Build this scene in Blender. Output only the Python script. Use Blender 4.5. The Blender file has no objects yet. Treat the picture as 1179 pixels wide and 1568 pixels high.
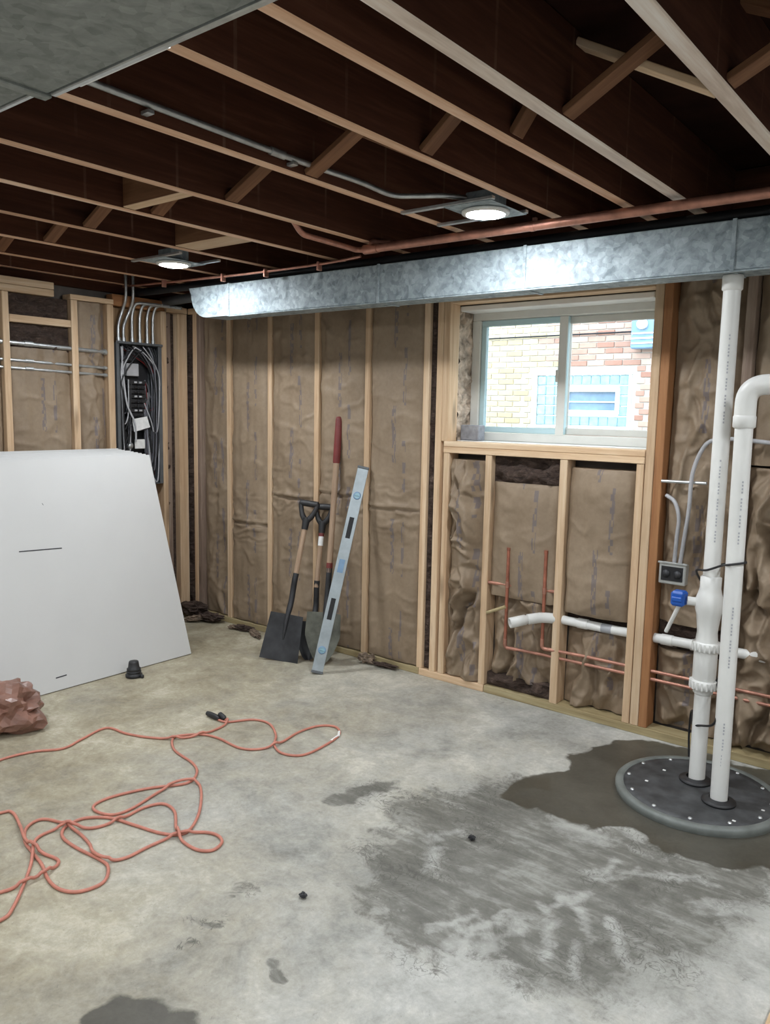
import bpy, bmesh, math, random
import numpy as np
from mathutils import Vector, Matrix

S = bpy.context.scene
COL = S.collection
random.seed(4)
RNG = np.random.default_rng(7)

# ------------------------------------------------------------------ camera
def make_camera():
    yaw, p, r = .6709, .1272, .0196
    f = Vector((-math.sin(yaw)*math.cos(p), math.cos(yaw)*math.cos(p), -math.sin(p)))
    rt = Vector((math.cos(yaw), math.sin(yaw), 0)); up = rt.cross(f)
    rt2 = rt*math.cos(r) + up*math.sin(r); up2 = -rt*math.sin(r) + up*math.cos(r)
    cd = bpy.data.cameras.new('camera'); cd.sensor_fit = 'VERTICAL'; cd.sensor_height = 36.0
    cd.lens = 1212.36/1568*36.0; cd.clip_start = .02
    o = bpy.data.objects.new('camera', cd); COL.objects.link(o)
    m = Matrix((rt2, up2, -f)).transposed().to_4x4(); m.translation = (4.4633, -3.4373, 1.442)
    o.matrix_world = m
    S.camera = o
make_camera()

# ------------------------------------------------------------------ world / exposure
LED_STRENGTH = 190.0
W = bpy.data.worlds.new('World'); S.world = W; W.use_nodes = True
bg = W.node_tree.nodes['Background']
bg.inputs[0].default_value = (.84, .93, 1.0, 1); bg.inputs[1].default_value = 3.2
S.view_settings.view_transform = 'Standard'; S.view_settings.look = 'None'
S.view_settings.gamma = 1.0; S.view_settings.use_curve_mapping = False
S.view_settings.exposure = 0.92

# ------------------------------------------------------------------ noise helpers (numpy)
_perm = RNG.permutation(512)
_perm = np.concatenate([_perm, _perm, _perm])
_gr = RNG.uniform(0, 2*np.pi, 512)
def noise2(x, y):
    x = np.asarray(x, float); y = np.asarray(y, float)
    xi = np.floor(x).astype(int); yi = np.floor(y).astype(int); xf = x-xi; yf = y-yi
    def g(ix, iy, dx, dy):
        a = _gr[_perm[(_perm[ix & 511] + iy) & 511]]; return np.cos(a)*dx + np.sin(a)*dy
    u = xf*xf*xf*(xf*(xf*6-15)+10); v = yf*yf*yf*(yf*(yf*6-15)+10)
    a = g(xi, yi, xf, yf); b = g(xi+1, yi, xf-1, yf); c = g(xi, yi+1, xf, yf-1); d = g(xi+1, yi+1, xf-1, yf-1)
    return ((a*(1-u)+b*u)*(1-v) + (c*(1-u)+d*u)*v)*1.5
def fbm(x, y, o=4):
    s = 0; a = 1.0
    for i in range(o):
        s = s + a*noise2(x*2**i + 17.3*i, y*2**i + 5.1*i); a *= .5
    return s
def ridge(x, y, o=3):
    s = 0; a = 1.0
    for i in range(o):
        s = s + a*(1-np.abs(noise2(x*2**i + 31.7*i, y*2**i + 11.9*i))*2.2); a *= .5
    return s

# ------------------------------------------------------------------ material helpers
def nodes_of(name):
    m = bpy.data.materials.new(name); m.use_nodes = True
    nt = m.node_tree; b = nt.nodes['Principled BSDF']
    return m, nt, b
def N(nt, t, **kw):
    n = nt.nodes.new(t)
    for k, v in kw.items(): setattr(n, k, v)
    return n
def L(nt, a, b): nt.links.new(a, b)
def ramp(nt, fac, stops, interp='LINEAR'):
    r = N(nt, 'ShaderNodeValToRGB'); r.color_ramp.interpolation = interp
    e = r.color_ramp.elements
    while len(e) > 1: e.remove(e[-1])
    for i, (p, c) in enumerate(stops):
        el = e[0] if i == 0 else e.new(p)
        el.position = p; el.color = (c[0], c[1], c[2], 1) if hasattr(c, '__len__') else (c, c, c, 1)
    L(nt, fac, r.inputs[0]); return r.outputs[0]
def mathn(nt, op, a, b=None, clamp=False):
    n = N(nt, 'ShaderNodeMath', operation=op); n.use_clamp = clamp
    for i, v in enumerate((a, b)):
        if v is None: continue
        if isinstance(v, (int, float)): n.inputs[i].default_value = v
        else: L(nt, v, n.inputs[i])
    return n.outputs[0]
def mix(nt, fac, a, b, mode='MIX'):
    n = N(nt, 'ShaderNodeMix', data_type='RGBA', blend_type=mode)
    for i, v in ((0, fac), (6, a), (7, b)):
        if isinstance(v, (int, float)): n.inputs[i].default_value = v
        elif isinstance(v, tuple): n.inputs[i].default_value = (*v[:3], 1)
        else: L(nt, v, n.inputs[i])
    return n.outputs[2]
def noise_tex(nt, vec, scale, detail=4, rough=.55, dist=0):
    n = N(nt, 'ShaderNodeTexNoise'); n.inputs['Scale'].default_value = scale
    n.inputs['Detail'].default_value = detail; n.inputs['Roughness'].default_value = rough; n.inputs['Distortion'].default_value = dist
    if vec is not None: L(nt, vec, n.inputs['Vector'])
    return n.outputs['Fac']
def coords(nt, which='Object', scale=None, jitter=True):
    tc = N(nt, 'ShaderNodeTexCoord'); v = tc.outputs[which]
    if jitter:
        oi = N(nt, 'ShaderNodeObjectInfo')
        sc = N(nt, 'ShaderNodeVectorMath', operation='SCALE'); sc.inputs[0].default_value = (37, 23, 51); L(nt, oi.outputs['Random'], sc.inputs['Scale'])
        ad = N(nt, 'ShaderNodeVectorMath', operation='ADD'); L(nt, v, ad.inputs[0]); L(nt, sc.outputs[0], ad.inputs[1]); v = ad.outputs[0]
    if scale:
        mp = N(nt, 'ShaderNodeVectorMath', operation='MULTIPLY'); mp.inputs[1].default_value = scale; L(nt, v, mp.inputs[0]); v = mp.outputs[0]
    return v
def bump(nt, b, h, strength=.3, dist=.01):
    n = N(nt, 'ShaderNodeBump'); n.inputs['Strength'].default_value = strength; n.inputs['Distance'].default_value = dist
    L(nt, h, n.inputs['Height']); L(nt, n.outputs[0], b.inputs['Normal'])

def wood(name, axis, c0, c1, c2, rough=.7, tint=.25):
    m, nt, b = nodes_of(name)
    sc = [14, 14, 14]; sc['xyz'.index(axis)] = .9
    v = coords(nt, 'Object', tuple(sc))
    n1 = noise_tex(nt, v, 1.3, 5, .6, .8)
    n2 = noise_tex(nt, v, 7.0, 3, .6)
    f = mathn(nt, 'ADD', mathn(nt, 'MULTIPLY', n1, .7), mathn(nt, 'MULTIPLY', n2, .3))
    col = ramp(nt, f, [(.3, c0), (.5, c1), (.68, c2)])
    sc2 = [7, 7, 7]; sc2['xyz'.index(axis)] = 1.6
    vk = coords(nt, 'Object', tuple(sc2))
    vo = N(nt, 'ShaderNodeTexVoronoi'); vo.inputs['Scale'].default_value = 1.0; L(nt, vk, vo.inputs['Vector'])
    k = ramp(nt, vo.outputs['Distance'], [(.06, 1.0), (.16, 0.0)])
    col = mix(nt, mathn(nt, 'MULTIPLY', k, .55), col, tuple(x*.35 for x in c0))
    oi = N(nt, 'ShaderNodeObjectInfo')
    val = mathn(nt, 'ADD', mathn(nt, 'MULTIPLY', oi.outputs['Random'], tint), 1-tint/2)
    hs = N(nt, 'ShaderNodeHueSaturation'); L(nt, col, hs.inputs['Color']); L(nt, val, hs.inputs['Value'])
    L(nt, hs.outputs[0], b.inputs['Base Color']); b.inputs['Roughness'].default_value = rough
    bump(nt, b, f, .15, .004)
    b.inputs['Specular IOR Level'].default_value = .15 if 'old' in name else .4
    return m
def plain(name, c, rough=.5, metal=0.0, var=.15, scale=12, bmp=0.0):
    m, nt, b = nodes_of(name)
    f = noise_tex(nt, coords(nt), scale, 4)
    col = ramp(nt, f, [(.3, tuple(x*(1-var) for x in c)), (.7, tuple(min(1, x*(1+var)) for x in c))])
    L(nt, col, b.inputs['Base Color']); b.inputs['Roughness'].default_value = rough; b.inputs['Metallic'].default_value = metal
    if bmp: bump(nt, b, f, bmp, .004)
    return m
def emit(name, c, s):
    m, nt, b = nodes_of(name)
    b.inputs['Base Color'].default_value = (.9, .9, .9, 1)
    b.inputs['Emission Color'].default_value = (*c, 1); b.inputs['Emission Strength'].default_value = s
    return m

M = {}
PINE = ((.46, .29, .17), (.62, .44, .28), (.74, .58, .41))
for ax in 'xyz':
    M['pine_'+ax] = wood('pine_'+ax, ax, *PINE)
    M['fir_'+ax] = wood('fir_'+ax, ax, (.26, .105, .04), (.37, .17, .07), (.46, .23, .10))
    M['treated_'+ax] = wood('treated_'+ax, ax, (.27, .20, .10), (.40, .32, .17), (.50, .42, .25))
    M['oldwood_'+ax] = wood('oldwood_'+ax, ax, (.048, .017, .010), (.075, .027, .015), (.11, .044, .025), .75, .4)
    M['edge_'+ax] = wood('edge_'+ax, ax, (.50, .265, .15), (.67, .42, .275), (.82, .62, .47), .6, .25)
    M['paleedge_'+ax] = wood('paleedge_'+ax, ax, (.50, .38, .30), (.74, .62, .53), (.90, .84, .78), .55, .1)  # pale grain, whitened further to paint in light on the right-hand joists
    M['brace_'+ax] = wood('brace_'+ax, ax, (.12, .05, .022), (.19, .085, .04), (.28, .14, .07), .75, .3)
def lath_marks():
    m = M['oldwood_y'].copy(); m.name = 'oldwood_joist'; nt = m.node_tree; b = nt.nodes['Principled BSDF']
    src = b.inputs['Base Color'].links[0].from_socket
    v = coords(nt, 'Object', None, True); sx = N(nt, 'ShaderNodeSeparateXYZ'); L(nt, v, sx.inputs[0])
    fr = mathn(nt, 'FRACT', mathn(nt, 'DIVIDE', sx.outputs[1], .38))
    k = mathn(nt, 'MULTIPLY', mathn(nt, 'LESS_THAN', fr, .028), ramp(nt, noise_tex(nt, v, 9, 3), [(.4, 0.0), (.7, .5)]))
    L(nt, mix(nt, k, src, (.20, .12, .085)), b.inputs['Base Color'])
    return m
M['oldwood_joist'] = lath_marks()
M['greywood_z'] = wood('greywood_z', 'z', (.16, .11, .08), (.25, .18, .14), (.34, .27, .21))
M['shaft_z'] = wood('shaft_z', 'z', (.24, .155, .10), (.36, .25, .17), (.46, .34, .245), .55)
M['plywood'] = wood('plywood', 'z', (.20, .12, .06), (.30, .19, .10), (.38, .26, .15))
def galv(name, c0, c1, scale=26, rough=.42, metal=.75):
    m, nt, b = nodes_of(name)
    v = coords(nt, 'Object', None, True)
    vo = N(nt, 'ShaderNodeTexVoronoi'); vo.inputs['Scale'].default_value = scale; L(nt, v, vo.inputs['Vector'])
    bw = N(nt, 'ShaderNodeRGBToBW'); L(nt, vo.outputs['Color'], bw.inputs[0])
    n1 = noise_tex(nt, v, 14, 5, .65, 1.2)
    n2 = noise_tex(nt, v, 2.0, 2)
    f = mathn(nt, 'ADD', mathn(nt, 'ADD', mathn(nt, 'MULTIPLY', bw.outputs[0], .22), mathn(nt, 'MULTIPLY', n1, .68)), mathn(nt, 'MULTIPLY', n2, .25))
    col = ramp(nt, f, [(.38, c0), (.78, c1)])
    L(nt, col, b.inputs['Base Color']); b.inputs['Metallic'].default_value = metal
    L(nt, ramp(nt, f, [(.35, rough+.12), (.8, rough-.1)]), b.inputs['Roughness'])
    return m
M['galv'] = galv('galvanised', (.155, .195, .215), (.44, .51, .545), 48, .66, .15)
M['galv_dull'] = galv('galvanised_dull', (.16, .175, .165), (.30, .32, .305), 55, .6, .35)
M['conduit'] = plain('conduit_steel', (.55, .57, .58), .38, .8, .15, 30)
M['copper'] = plain('copper', (.50, .245, .18), .42, .6, .25, 18)
M['copper_dull'] = plain('copper_dull', (.42, .16, .105), .45, .55, .3, 18)
M['blackpipe'] = plain('black_pipe', (.012, .014, .018), .5, .2)
M['pvc'] = plain('pvc', (.74, .74, .72), .38, 0, .05, 6)
M['pvc_print'] = plain('pvc_print', (.42, .43, .46), .6)
M['blackplastic'] = plain('black_plastic', (.02, .02, .022), .5, 0, .3)
M['blacksteel'] = plain('black_steel', (.035, .036, .040), .5, .3, .5, 9)
M['wornsteel'] = plain('worn_steel', (.16, .165, .14), .5, .4, .45, 11)
M['redgrip'] = plain('red_grip', (.17, .030, .028), .55, 0, .2)
M['blue'] = plain('blue_plastic', (.01, .09, .42), .45)
M['alum'] = plain('level_aluminium', (.38, .43, .46), .42, .35, .15, 14)
M['darkslot'] = plain('dark_slot', (.01, .01, .012), .6)
M['vial'] = plain('vial', (.25, .42, .50), .25)
M['white'] = plain('white_paint', (.80, .80, .78), .5, 0, .03)
M['vinyl'] = plain('window_vinyl', (.70, .70, .66), .45, 0, .04)
M['vinyl_blue'] = plain('window_sash', (.50, .68, .73), .4, 0, .05)
M['paper'] = plain('paper_label', (.75, .75, .74), .7, 0, .1, 40)
M['panelgrey'] = plain('panel_grey', (.13, .14, .15), .5, .3)
M['paneldark'] = plain('panel_dark', (.012, .012, .014), .6)
M['wire_w'] = plain('wire_white', (.42, .42, .44), .5)
M['wire_g'] = plain('wire_grey', (.13, .13, .15), .5)
M['wire_k'] = plain('wire_black', (.015, .015, .017), .5)
M['wire_r'] = plain('wire_red', (.25, .02, .02), .5)
M['boxmetal'] = plain('box_metal', (.45, .46, .45), .45, .5)
M['cord'] = plain('cord_orange', (.52, .20, .145), .5, 0, .12, 30)
M['lidgrey'] = plain('lid_grey', (.055, .057, .060), .55, 0, .45, 16, .1)
M['lidrim'] = plain('lid_rim', (.16, .175, .165), .5, 0, .3, 10)
M['lens'] = emit('led_lens', (.93, .97, 1.0), LED_STRENGTH)
M['foam'] = plain('white_sheet', (.56, .56, .555), .65, 0, .02, 3)
M['marker'] = plain('marker', (.03, .03, .035), .6)
M['concrete_wall'] = plain('foundation', (.15, .13, .115), .9, 0, .35, 5, .4)
M['painted_wall'] = plain('painted_wall', (.55, .54, .51), .85, 0, .08, 4, .2)
M['plaster'] = plain('rough_masonry', (.46, .37, .29), .9, 0, .55, 22, .6)
M['bag'] = plain('brown_bag', (.30, .155, .115), .3, 0, .35, 9)
M['bag'].node_tree.nodes['Principled BSDF'].inputs['Transmission Weight'].default_value = .25
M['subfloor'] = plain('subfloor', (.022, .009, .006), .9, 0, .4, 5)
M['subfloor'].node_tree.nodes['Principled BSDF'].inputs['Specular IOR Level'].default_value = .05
M['glassblock'] = plain('glass_block', (.28, .44, .50), .25, 0, .2, 12)
M['ventglass'] = plain('vent_glass', (.16, .25, .36), .2)
M['hvac'] = plain('blue_meter', (.18, .30, .46), .4)
M['ground'] = plain('outdoor_ground', (.30, .29, .26), .9, 0, .3, 3)
M['greyblock'] = plain('grey_block', (.27, .28, .31), .8, 0, .3, 30)

def kraft(name='kraft_paper'):
    m, nt, b = nodes_of(name)
    v = coords(nt, 'Object', None, True)
    n1 = noise_tex(nt, v, 3.0, 5, .6)
    n2 = noise_tex(nt, v, 45, 3, .6)
    f = mathn(nt, 'ADD', mathn(nt, 'MULTIPLY', n1, .75), mathn(nt, 'MULTIPLY', n2, .25))
    col = ramp(nt, f, [(.3, (.20, .143, .092)), (.55, (.285, .212, .144)), (.75, (.36, .28, .20))])
    # blue print running up the paper in two columns (UV in metres from the batt centre line)
    uv = N(nt, 'ShaderNodeTexCoord').outputs['UV']
    sx = N(nt, 'ShaderNodeSeparateXYZ'); L(nt, uv, sx.inputs[0])
    oi = N(nt, 'ShaderNodeObjectInfo')
    vv = mathn(nt, 'ADD', sx.outputs[1], mathn(nt, 'MULTIPLY', oi.outputs['Random'], 5.0))
    def column(uc, w, cell, rows, per, lo, hi):
        d = mathn(nt, 'ABSOLUTE', mathn(nt, 'SUBTRACT', sx.outputs[0], uc))
        band = mathn(nt, 'LESS_THAN', d, w)
        cx = mathn(nt, 'FLOOR', mathn(nt, 'MULTIPLY', sx.outputs[0], rows)); cy = mathn(nt, 'FLOOR', mathn(nt, 'MULTIPLY', vv, cell))
        cb = N(nt, 'ShaderNodeCombineXYZ'); L(nt, cx, cb.inputs[0]); L(nt, cy, cb.inputs[1])
        wn = N(nt, 'ShaderNodeTexWhiteNoise', noise_dimensions='2D'); L(nt, cb.outputs[0], wn.inputs['Vector'])
        on = mathn(nt, 'GREATER_THAN', wn.outputs['Value'], .42)
        fr = mathn(nt, 'FRACT', mathn(nt, 'DIVIDE', vv, per))
        seg = mathn(nt, 'MULTIPLY', mathn(nt, 'GREATER_THAN', fr, lo), mathn(nt, 'LESS_THAN', fr, hi))
        return mathn(nt, 'MULTIPLY', mathn(nt, 'MULTIPLY', band, on), seg)
    p1 = column(.005, .013, 52, 150, .62, .12, .62)
    p2 = column(.075, .010, 34, 110, .47, .1, .75)
    pr = mathn(nt, 'MAXIMUM', p1, p2)
    col = mix(nt, mathn(nt, 'MULTIPLY', pr, .42), col, (.06, .075, .14))
    L(nt, col, b.inputs['Base Color']); b.inputs['Roughness'].default_value = .62
    bump(nt, b, n1, .25, .01)
    return m
M['kraft'] = kraft()
def fibre():
    m, nt, b = nodes_of('fibre')
    v = coords(nt, 'Object', (1, 1, 2.2))
    n1 = noise_tex(nt, v, 16, 6, .7, 1.5)
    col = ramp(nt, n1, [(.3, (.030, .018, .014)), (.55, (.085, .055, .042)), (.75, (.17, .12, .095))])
    L(nt, col, b.inputs['Base Color']); b.inputs['Roughness'].default_value = .95
    bump(nt, b, n1, .9, .03)
    return m
M['fibre'] = fibre()
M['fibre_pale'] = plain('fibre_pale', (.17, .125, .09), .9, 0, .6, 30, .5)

def floor_mat():
    m, nt, b = nodes_of('concrete_floor')
    v = coords(nt, 'Object', None, False)
    n1 = noise_tex(nt, v, 1.6, 6, .62, .6)
    n2 = noise_tex(nt, v, 9, 6, .7, .8)
    n3 = noise_tex(nt, v, 60, 4, .7)
    va = coords(nt, 'Object', (3.5, 14, 1), False)
    n4 = noise_tex(nt, va, 1.6, 5, .7, .5)
    def attr(a):
        n = N(nt, 'ShaderNodeAttribute', attribute_name=a); return n.outputs['Fac']
    tan, wet, damp, scuff = attr('tan'), attr('wet'), attr('damp'), attr('scuff')
    n5 = noise_tex(nt, v, 3.4, 12, .78, .45)
    n6 = noise_tex(nt, v, 13, 9, .78, .5)
    f = mathn(nt, 'ADD', mathn(nt, 'MULTIPLY', n1, .28), mathn(nt, 'ADD', mathn(nt, 'MULTIPLY', n5, .40), mathn(nt, 'ADD', mathn(nt, 'MULTIPLY', n6, .22), mathn(nt, 'MULTIPLY', n3, .10))))
    grey = ramp(nt, f, [(.38, (.19, .187, .166)), (.46, (.33, .328, .30)), (.53, (.45, .448, .42)), (.60, (.62, .62, .59))])
    tanc = ramp(nt, f, [(.38, (.155, .127, .078)), (.46, (.265, .226, .152)), (.53, (.37, .332, .24)), (.60, (.52, .48, .38))])
    tf = mathn(nt, 'ADD', tan, mathn(nt, 'MULTIPLY', mathn(nt, 'SUBTRACT', n5, .5), 1.8), True)
    col = mix(nt, tf, grey, tanc)
    # pores and small dark flecks
    sp = ramp(nt, noise_tex(nt, v, 34, 4, .8, .6), [(.62, 0.0), (.72, 1.0)])
    col = mix(nt, mathn(nt, 'MULTIPLY', sp, .45), col, (.12, .115, .10))
    def soft(a, k, lo, hi):
        x = mathn(nt, 'ADD', a, mathn(nt, 'MULTIPLY', mathn(nt, 'SUBTRACT', n5, .5), k))
        x = mathn(nt, 'ADD', x, mathn(nt, 'MULTIPLY', mathn(nt, 'SUBTRACT', n6, .5), k*.8))
        return ramp(nt, x, [(lo, 0.0), (hi, 1.0)])
    dm = soft(damp, 1.7, .40, .66)
    dcol = ramp(nt, mathn(nt, 'ADD', mathn(nt, 'MULTIPLY', n4, .5), mathn(nt, 'MULTIPLY', n5, .5)), [(.38, (.056, .053, .043)), (.5, (.120, .116, .098)), (.62, (.28, .28, .255))])
    # rolled boot and mop swirls: thin dark squiggles where the floor is half dry
    rg = mathn(nt, 'ABSOLUTE', mathn(nt, 'SUBTRACT', noise_tex(nt, v, 15, 3, .5, 2.2), .5))
    sq = ramp(nt, rg, [(.012, 1.0), (.035, 0.0)])
    pz = ramp(nt, noise_tex(nt, v, 3.1, 2), [(.5, 0.0), (.6, 1.0)])
    col = mix(nt, mathn(nt, 'MULTIPLY', dm, .86), col, dcol)
    sm = soft(scuff, 1.9, .42, .95)
    col = mix(nt, mathn(nt, 'MULTIPLY', sm, .55), col, (.50, .50, .47))
    col = mix(nt, mathn(nt, 'MULTIPLY', mathn(nt, 'MULTIPLY', sq, pz), mathn(nt, 'MULTIPLY', ramp(nt, damp, [(.15, 0.0), (.35, 1.0)]), .6)), col, (.075, .072, .062))
    wm = soft(wet, .5, .42, .56)
    wcol = ramp(nt, f, [(.38, (.038, .034, .025)), (.62, (.076, .069, .051))])
    col = mix(nt, mathn(nt, 'MULTIPLY', wm, .94), col, wcol)
    L(nt, col, b.inputs['Base Color'])
    r = mathn(nt, 'SUBTRACT', .72, mathn(nt, 'MULTIPLY', wm, .32)); r = mathn(nt, 'SUBTRACT', r, mathn(nt, 'MULTIPLY', dm, .1))
    L(nt, r, b.inputs['Roughness'])
    bump(nt, b, f, .25, .012)
    return m
M['floor'] = floor_mat()
def brick_mat(name, ca, cb):
    m, nt, b = nodes_of(name)
    oi = N(nt, 'ShaderNodeObjectInfo')
    n = noise_tex(nt, coords(nt), 14, 4)
    f = mathn(nt, 'ADD', mathn(nt, 'MULTIPLY', oi.outputs['Random'], .7), mathn(nt, 'MULTIPLY', n, .3))
    L(nt, ramp(nt, f, [(.15, ca), (.85, cb)]), b.inputs['Base Color']); b.inputs['Roughness'].default_value = .9
    return m
M['brick_red'] = brick_mat('brick_red', (.34, .18, .135), (.56, .42, .35))
M['brick_washed'] = brick_mat('brick_washed', (.42, .34, .21), (.60, .52, .37))  # same wall washed yellowish through the left pane, tint put into the brick colour
M['mortar'] = plain('mortar', (.55, .53, .49), .9)
def glass():
    m, nt, b = nodes_of('window_glass')
    b.inputs['Base Color'].default_value = (.93, .98, 1, 1); b.inputs['Roughness'].default_value = 0
    b.inputs['Transmission Weight'].default_value = 1; b.inputs['IOR'].default_value = 1.01
    return m
M['glass'] = glass()

# ------------------------------------------------------------------ mesh helpers
def tag(o, label=None, cat=None, group=None, kind=None):
    if label: o['label'] = label
    if cat: o['category'] = cat
    if group: o['group'] = group
    if kind: o['kind'] = kind
    return o
def link(o, parent=None):
    COL.objects.link(o)
    if parent is not None: o.parent = parent
    return o
def empty(name, loc=(0, 0, 0), label=None, cat=None, group=None):
    o = bpy.data.objects.new(name, None); o.location = loc; o.empty_display_size = .05
    link(o); tag(o, label, cat, group); bpy.context.view_layer.update(); return o
class MB:
    def __init__(s): s.v = []; s.f = []; s.sm = []; s.mi = []
    def add(s, vs, fs, smooth=False, T=None, mi=0):
        o = len(s.v)
        if T is not None: vs = [tuple(T @ Vector(p)) for p in vs]
        s.v += [tuple(p) for p in vs]
        for f in fs: s.f.append([o+i for i in f]); s.sm.append(smooth); s.mi.append(mi)
        return s
    def box(s, lo, hi, T=None, mi=0):
        (a, b, c), (d, e, f) = lo, hi
        vs = [(a,b,c),(d,b,c),(d,e,c),(a,e,c),(a,b,f),(d,b,f),(d,e,f),(a,e,f)]
        return s.add(vs, [(0,3,2,1),(4,5,6,7),(0,1,5,4),(1,2,6,5),(2,3,7,6),(3,0,4,7)], False, T, mi)
    def cbox(s, lo, hi, c=.002, T=None, mi=0):
        h = [(hi[i]-lo[i])/2 for i in range(3)]; m = [(hi[i]+lo[i])/2 for i in range(3)]
        c = min(c, min(h)*.45); idx = {}; vs = []; fs = []
        for a in range(3):
            for sg in (-1, 1):
                for t in (-1, 1):
                    for u in (-1, 1):
                        k = [0, 0, 0]; k[a] = sg; k[(a+1) % 3] = t; k[(a+2) % 3] = u
                        p = [m[i] + k[i]*(h[i] - (0 if i == a else c)) for i in range(3)]
                        idx[(a, tuple(k))] = len(vs); vs.append(tuple(p))
                k = lambda t, u: tuple(sg if i == a else (t if i == (a+1) % 3 else u) for i in range(3))
                q = [idx[(a, k(-1,-1))], idx[(a, k(1,-1))], idx[(a, k(1,1))], idx[(a, k(-1,1))]]
                fs.append(q if sg > 0 else q[::-1])
        cen = Vector(m)
        def orient(q):
            p = [Vector(vs[i]) for i in q]; n = (p[1]-p[0]).cross(p[2]-p[0])
            return q if n.dot(sum(p, Vector())/len(p)-cen) > 0 else q[::-1]
        for a in range(3):
            b_ = (a+1) % 3; d = (a+2) % 3
            for sb in (-1, 1):
                for sd in (-1, 1):
                    k1 = [0,0,0]; k1[b_] = sb; k1[d] = sd; k2 = list(k1); k1[a] = -1; k2[a] = 1
                    k1, k2 = tuple(k1), tuple(k2)
                    fs.append(orient([idx[(b_,k1)], idx[(b_,k2)], idx[(d,k2)], idx[(d,k1)]]))
        for x in (-1, 1):
            for y in (-1, 1):
                for z in (-1, 1):
                    k = (x, y, z); fs.append(orient([idx[(0,k)], idx[(1,k)], idx[(2,k)]]))
        return s.add(vs, fs, False, T, mi)
    def tube(s, pts, r, n=10, caps=True, T=None, mi=0):
        pts = [Vector(p) for p in pts]; rs = r if hasattr(r, '__len__') else [r]*len(pts)
        vs = []; fs = []; t0 = (pts[1]-pts[0]).normalized()
        ref = Vector((0, 0, 1)) if abs(t0.z) < .9 else Vector((1, 0, 0))
        nrm = (ref - t0*ref.dot(t0)).normalized()
        for i, p in enumerate(pts):
            a = pts[max(i-1, 0)]; b = pts[min(i+1, len(pts)-1)]; t = (b-a)
            t = t.normalized() if t.length > 1e-9 else t0
            nrm = (nrm - t*nrm.dot(t)).normalized(); bi = t.cross(nrm)
            for j in range(n):
                a_ = 2*math.pi*j/n; vs.append(tuple(p + (nrm*math.cos(a_)+bi*math.sin(a_))*rs[i]))
        for i in range(len(pts)-1):
            for j in range(n):
                k = (j+1) % n; fs.append((i*n+j, i*n+k, (i+1)*n+k, (i+1)*n+j))
        s.add(vs, fs, True, T, mi)
        if caps:
            m = len(pts)-1
            s.add(vs[:n], [tuple(range(n))[::-1]], False, T, mi); s.add(vs[m*n:], [tuple(range(n))], False, T, mi)
        return s
    def lathe(s, prof, n=24, T=None, caps=True, mi=0, smooth=True):
        vs = []; fs = []
        for (r, z) in prof:
            for j in range(n):
                a = 2*math.pi*j/n; vs.append((r*math.cos(a), r*math.sin(a), z))
        for i in range(len(prof)-1):
            for j in range(n):
                k = (j+1) % n; fs.append((i*n+j, i*n+k, (i+1)*n+k, (i+1)*n+j))
        s.add(vs, fs, smooth, T, mi)
        if caps:
            m = len(prof)-1
            s.add(vs[:n], [tuple(range(n))[::-1]], False, T, mi); s.add(vs[m*n:], [tuple(range(n))], False, T, mi)
        return s
    def grid(s, P, smooth=True, flip=False, mi=0):
        # P: (nv, nu, 3)
        nv, nu = P.shape[:2]; fs = []
        for i in range(nv-1):
            for j in range(nu-1):
                q = (i*nu+j, i*nu+j+1, (i+1)*nu+j+1, (i+1)*nu+j); fs.append(q[::-1] if flip else q)
        return s.add([tuple(p) for p in P.reshape(-1, 3)], fs, smooth, None, mi)
    def build(s, name, mats, parent=None, T=None, loc=None):
        me = bpy.data.meshes.new(name)
        v = s.v
        if loc is not None: v = [(a-loc[0], b-loc[1], c-loc[2]) for a, b, c in v]
        me.from_pydata(v, [], s.f); me.polygons.foreach_set('use_smooth', s.sm)
        if not isinstance(mats, (list, tuple)): mats = [mats]
        for m in mats: me.materials.append(M[m] if isinstance(m, str) else m)
        if len(mats) > 1: me.polygons.foreach_set('material_index', s.mi)
        me.update()
        o = bpy.data.objects.new(name, me)
        if loc is not None: o.location = loc
        if T is not None: o.matrix_local = T
        link(o, parent); return o
def catmull(pts, per=8, closed=False):
    P = [Vector(p) for p in pts]; out = []
    for i in range(len(P)-1):
        p0 = P[max(i-1, 0)]; p1 = P[i]; p2 = P[i+1]; p3 = P[min(i+2, len(P)-1)]
        for k in range(per):
            t = k/per
            out.append(.5*((2*p1) + (p2-p0)*t + (2*p0-5*p1+4*p2-p3)*t*t + (3*p1-p0-3*p2+p3)*t**3))
    out.append(P[-1]); return out
def rounded(pts, r=.03, k=6):
    P = [Vector(p) for p in pts]; out = [P[0]]
    for i in range(1, len(P)-1):
        a = (P[i-1]-P[i]); b = (P[i+1]-P[i]); ra = min(r, a.length*.49, b.length*.49)
        A = P[i]+a.normalized()*ra; B = P[i]+b.normalized()*ra
        for j in range(k+1):
            t = j/k; out.append((1-t)**2*A + 2*t*(1-t)*P[i] + t*t*B)
    out.append(P[-1]); return out
def lumber(name, lo, hi, mat, parent, c=.0025):
    loc = tuple((lo[i]+hi[i])/2 for i in range(3))
    off = parent.location if parent is not None else Vector((0, 0, 0))
    b = MB().cbox(lo, hi, c)
    o = b.build(name, mat, None, loc=loc)
    if parent is not None: o.parent = parent; o.location = Vector(loc)-off
    return o
def part(mb, name, mat, parent):
    """mesh given in world coordinates, parented under a thing that stands at parent.location"""
    o = mb.build(name, mat, None, loc=tuple(parent.location)); o.parent = parent; o.location = (0, 0, 0); return o
def axis_frame(p0, p1, front):
    z = (Vector(p1)-Vector(p0)).normalized(); f = Vector(front); y = -(f - z*f.dot(z)).normalized(); x = y.cross(z)
    m = Matrix((x, y, z)).transposed().to_4x4(); m.translation = p0; return m     # local -Y faces front
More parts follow.
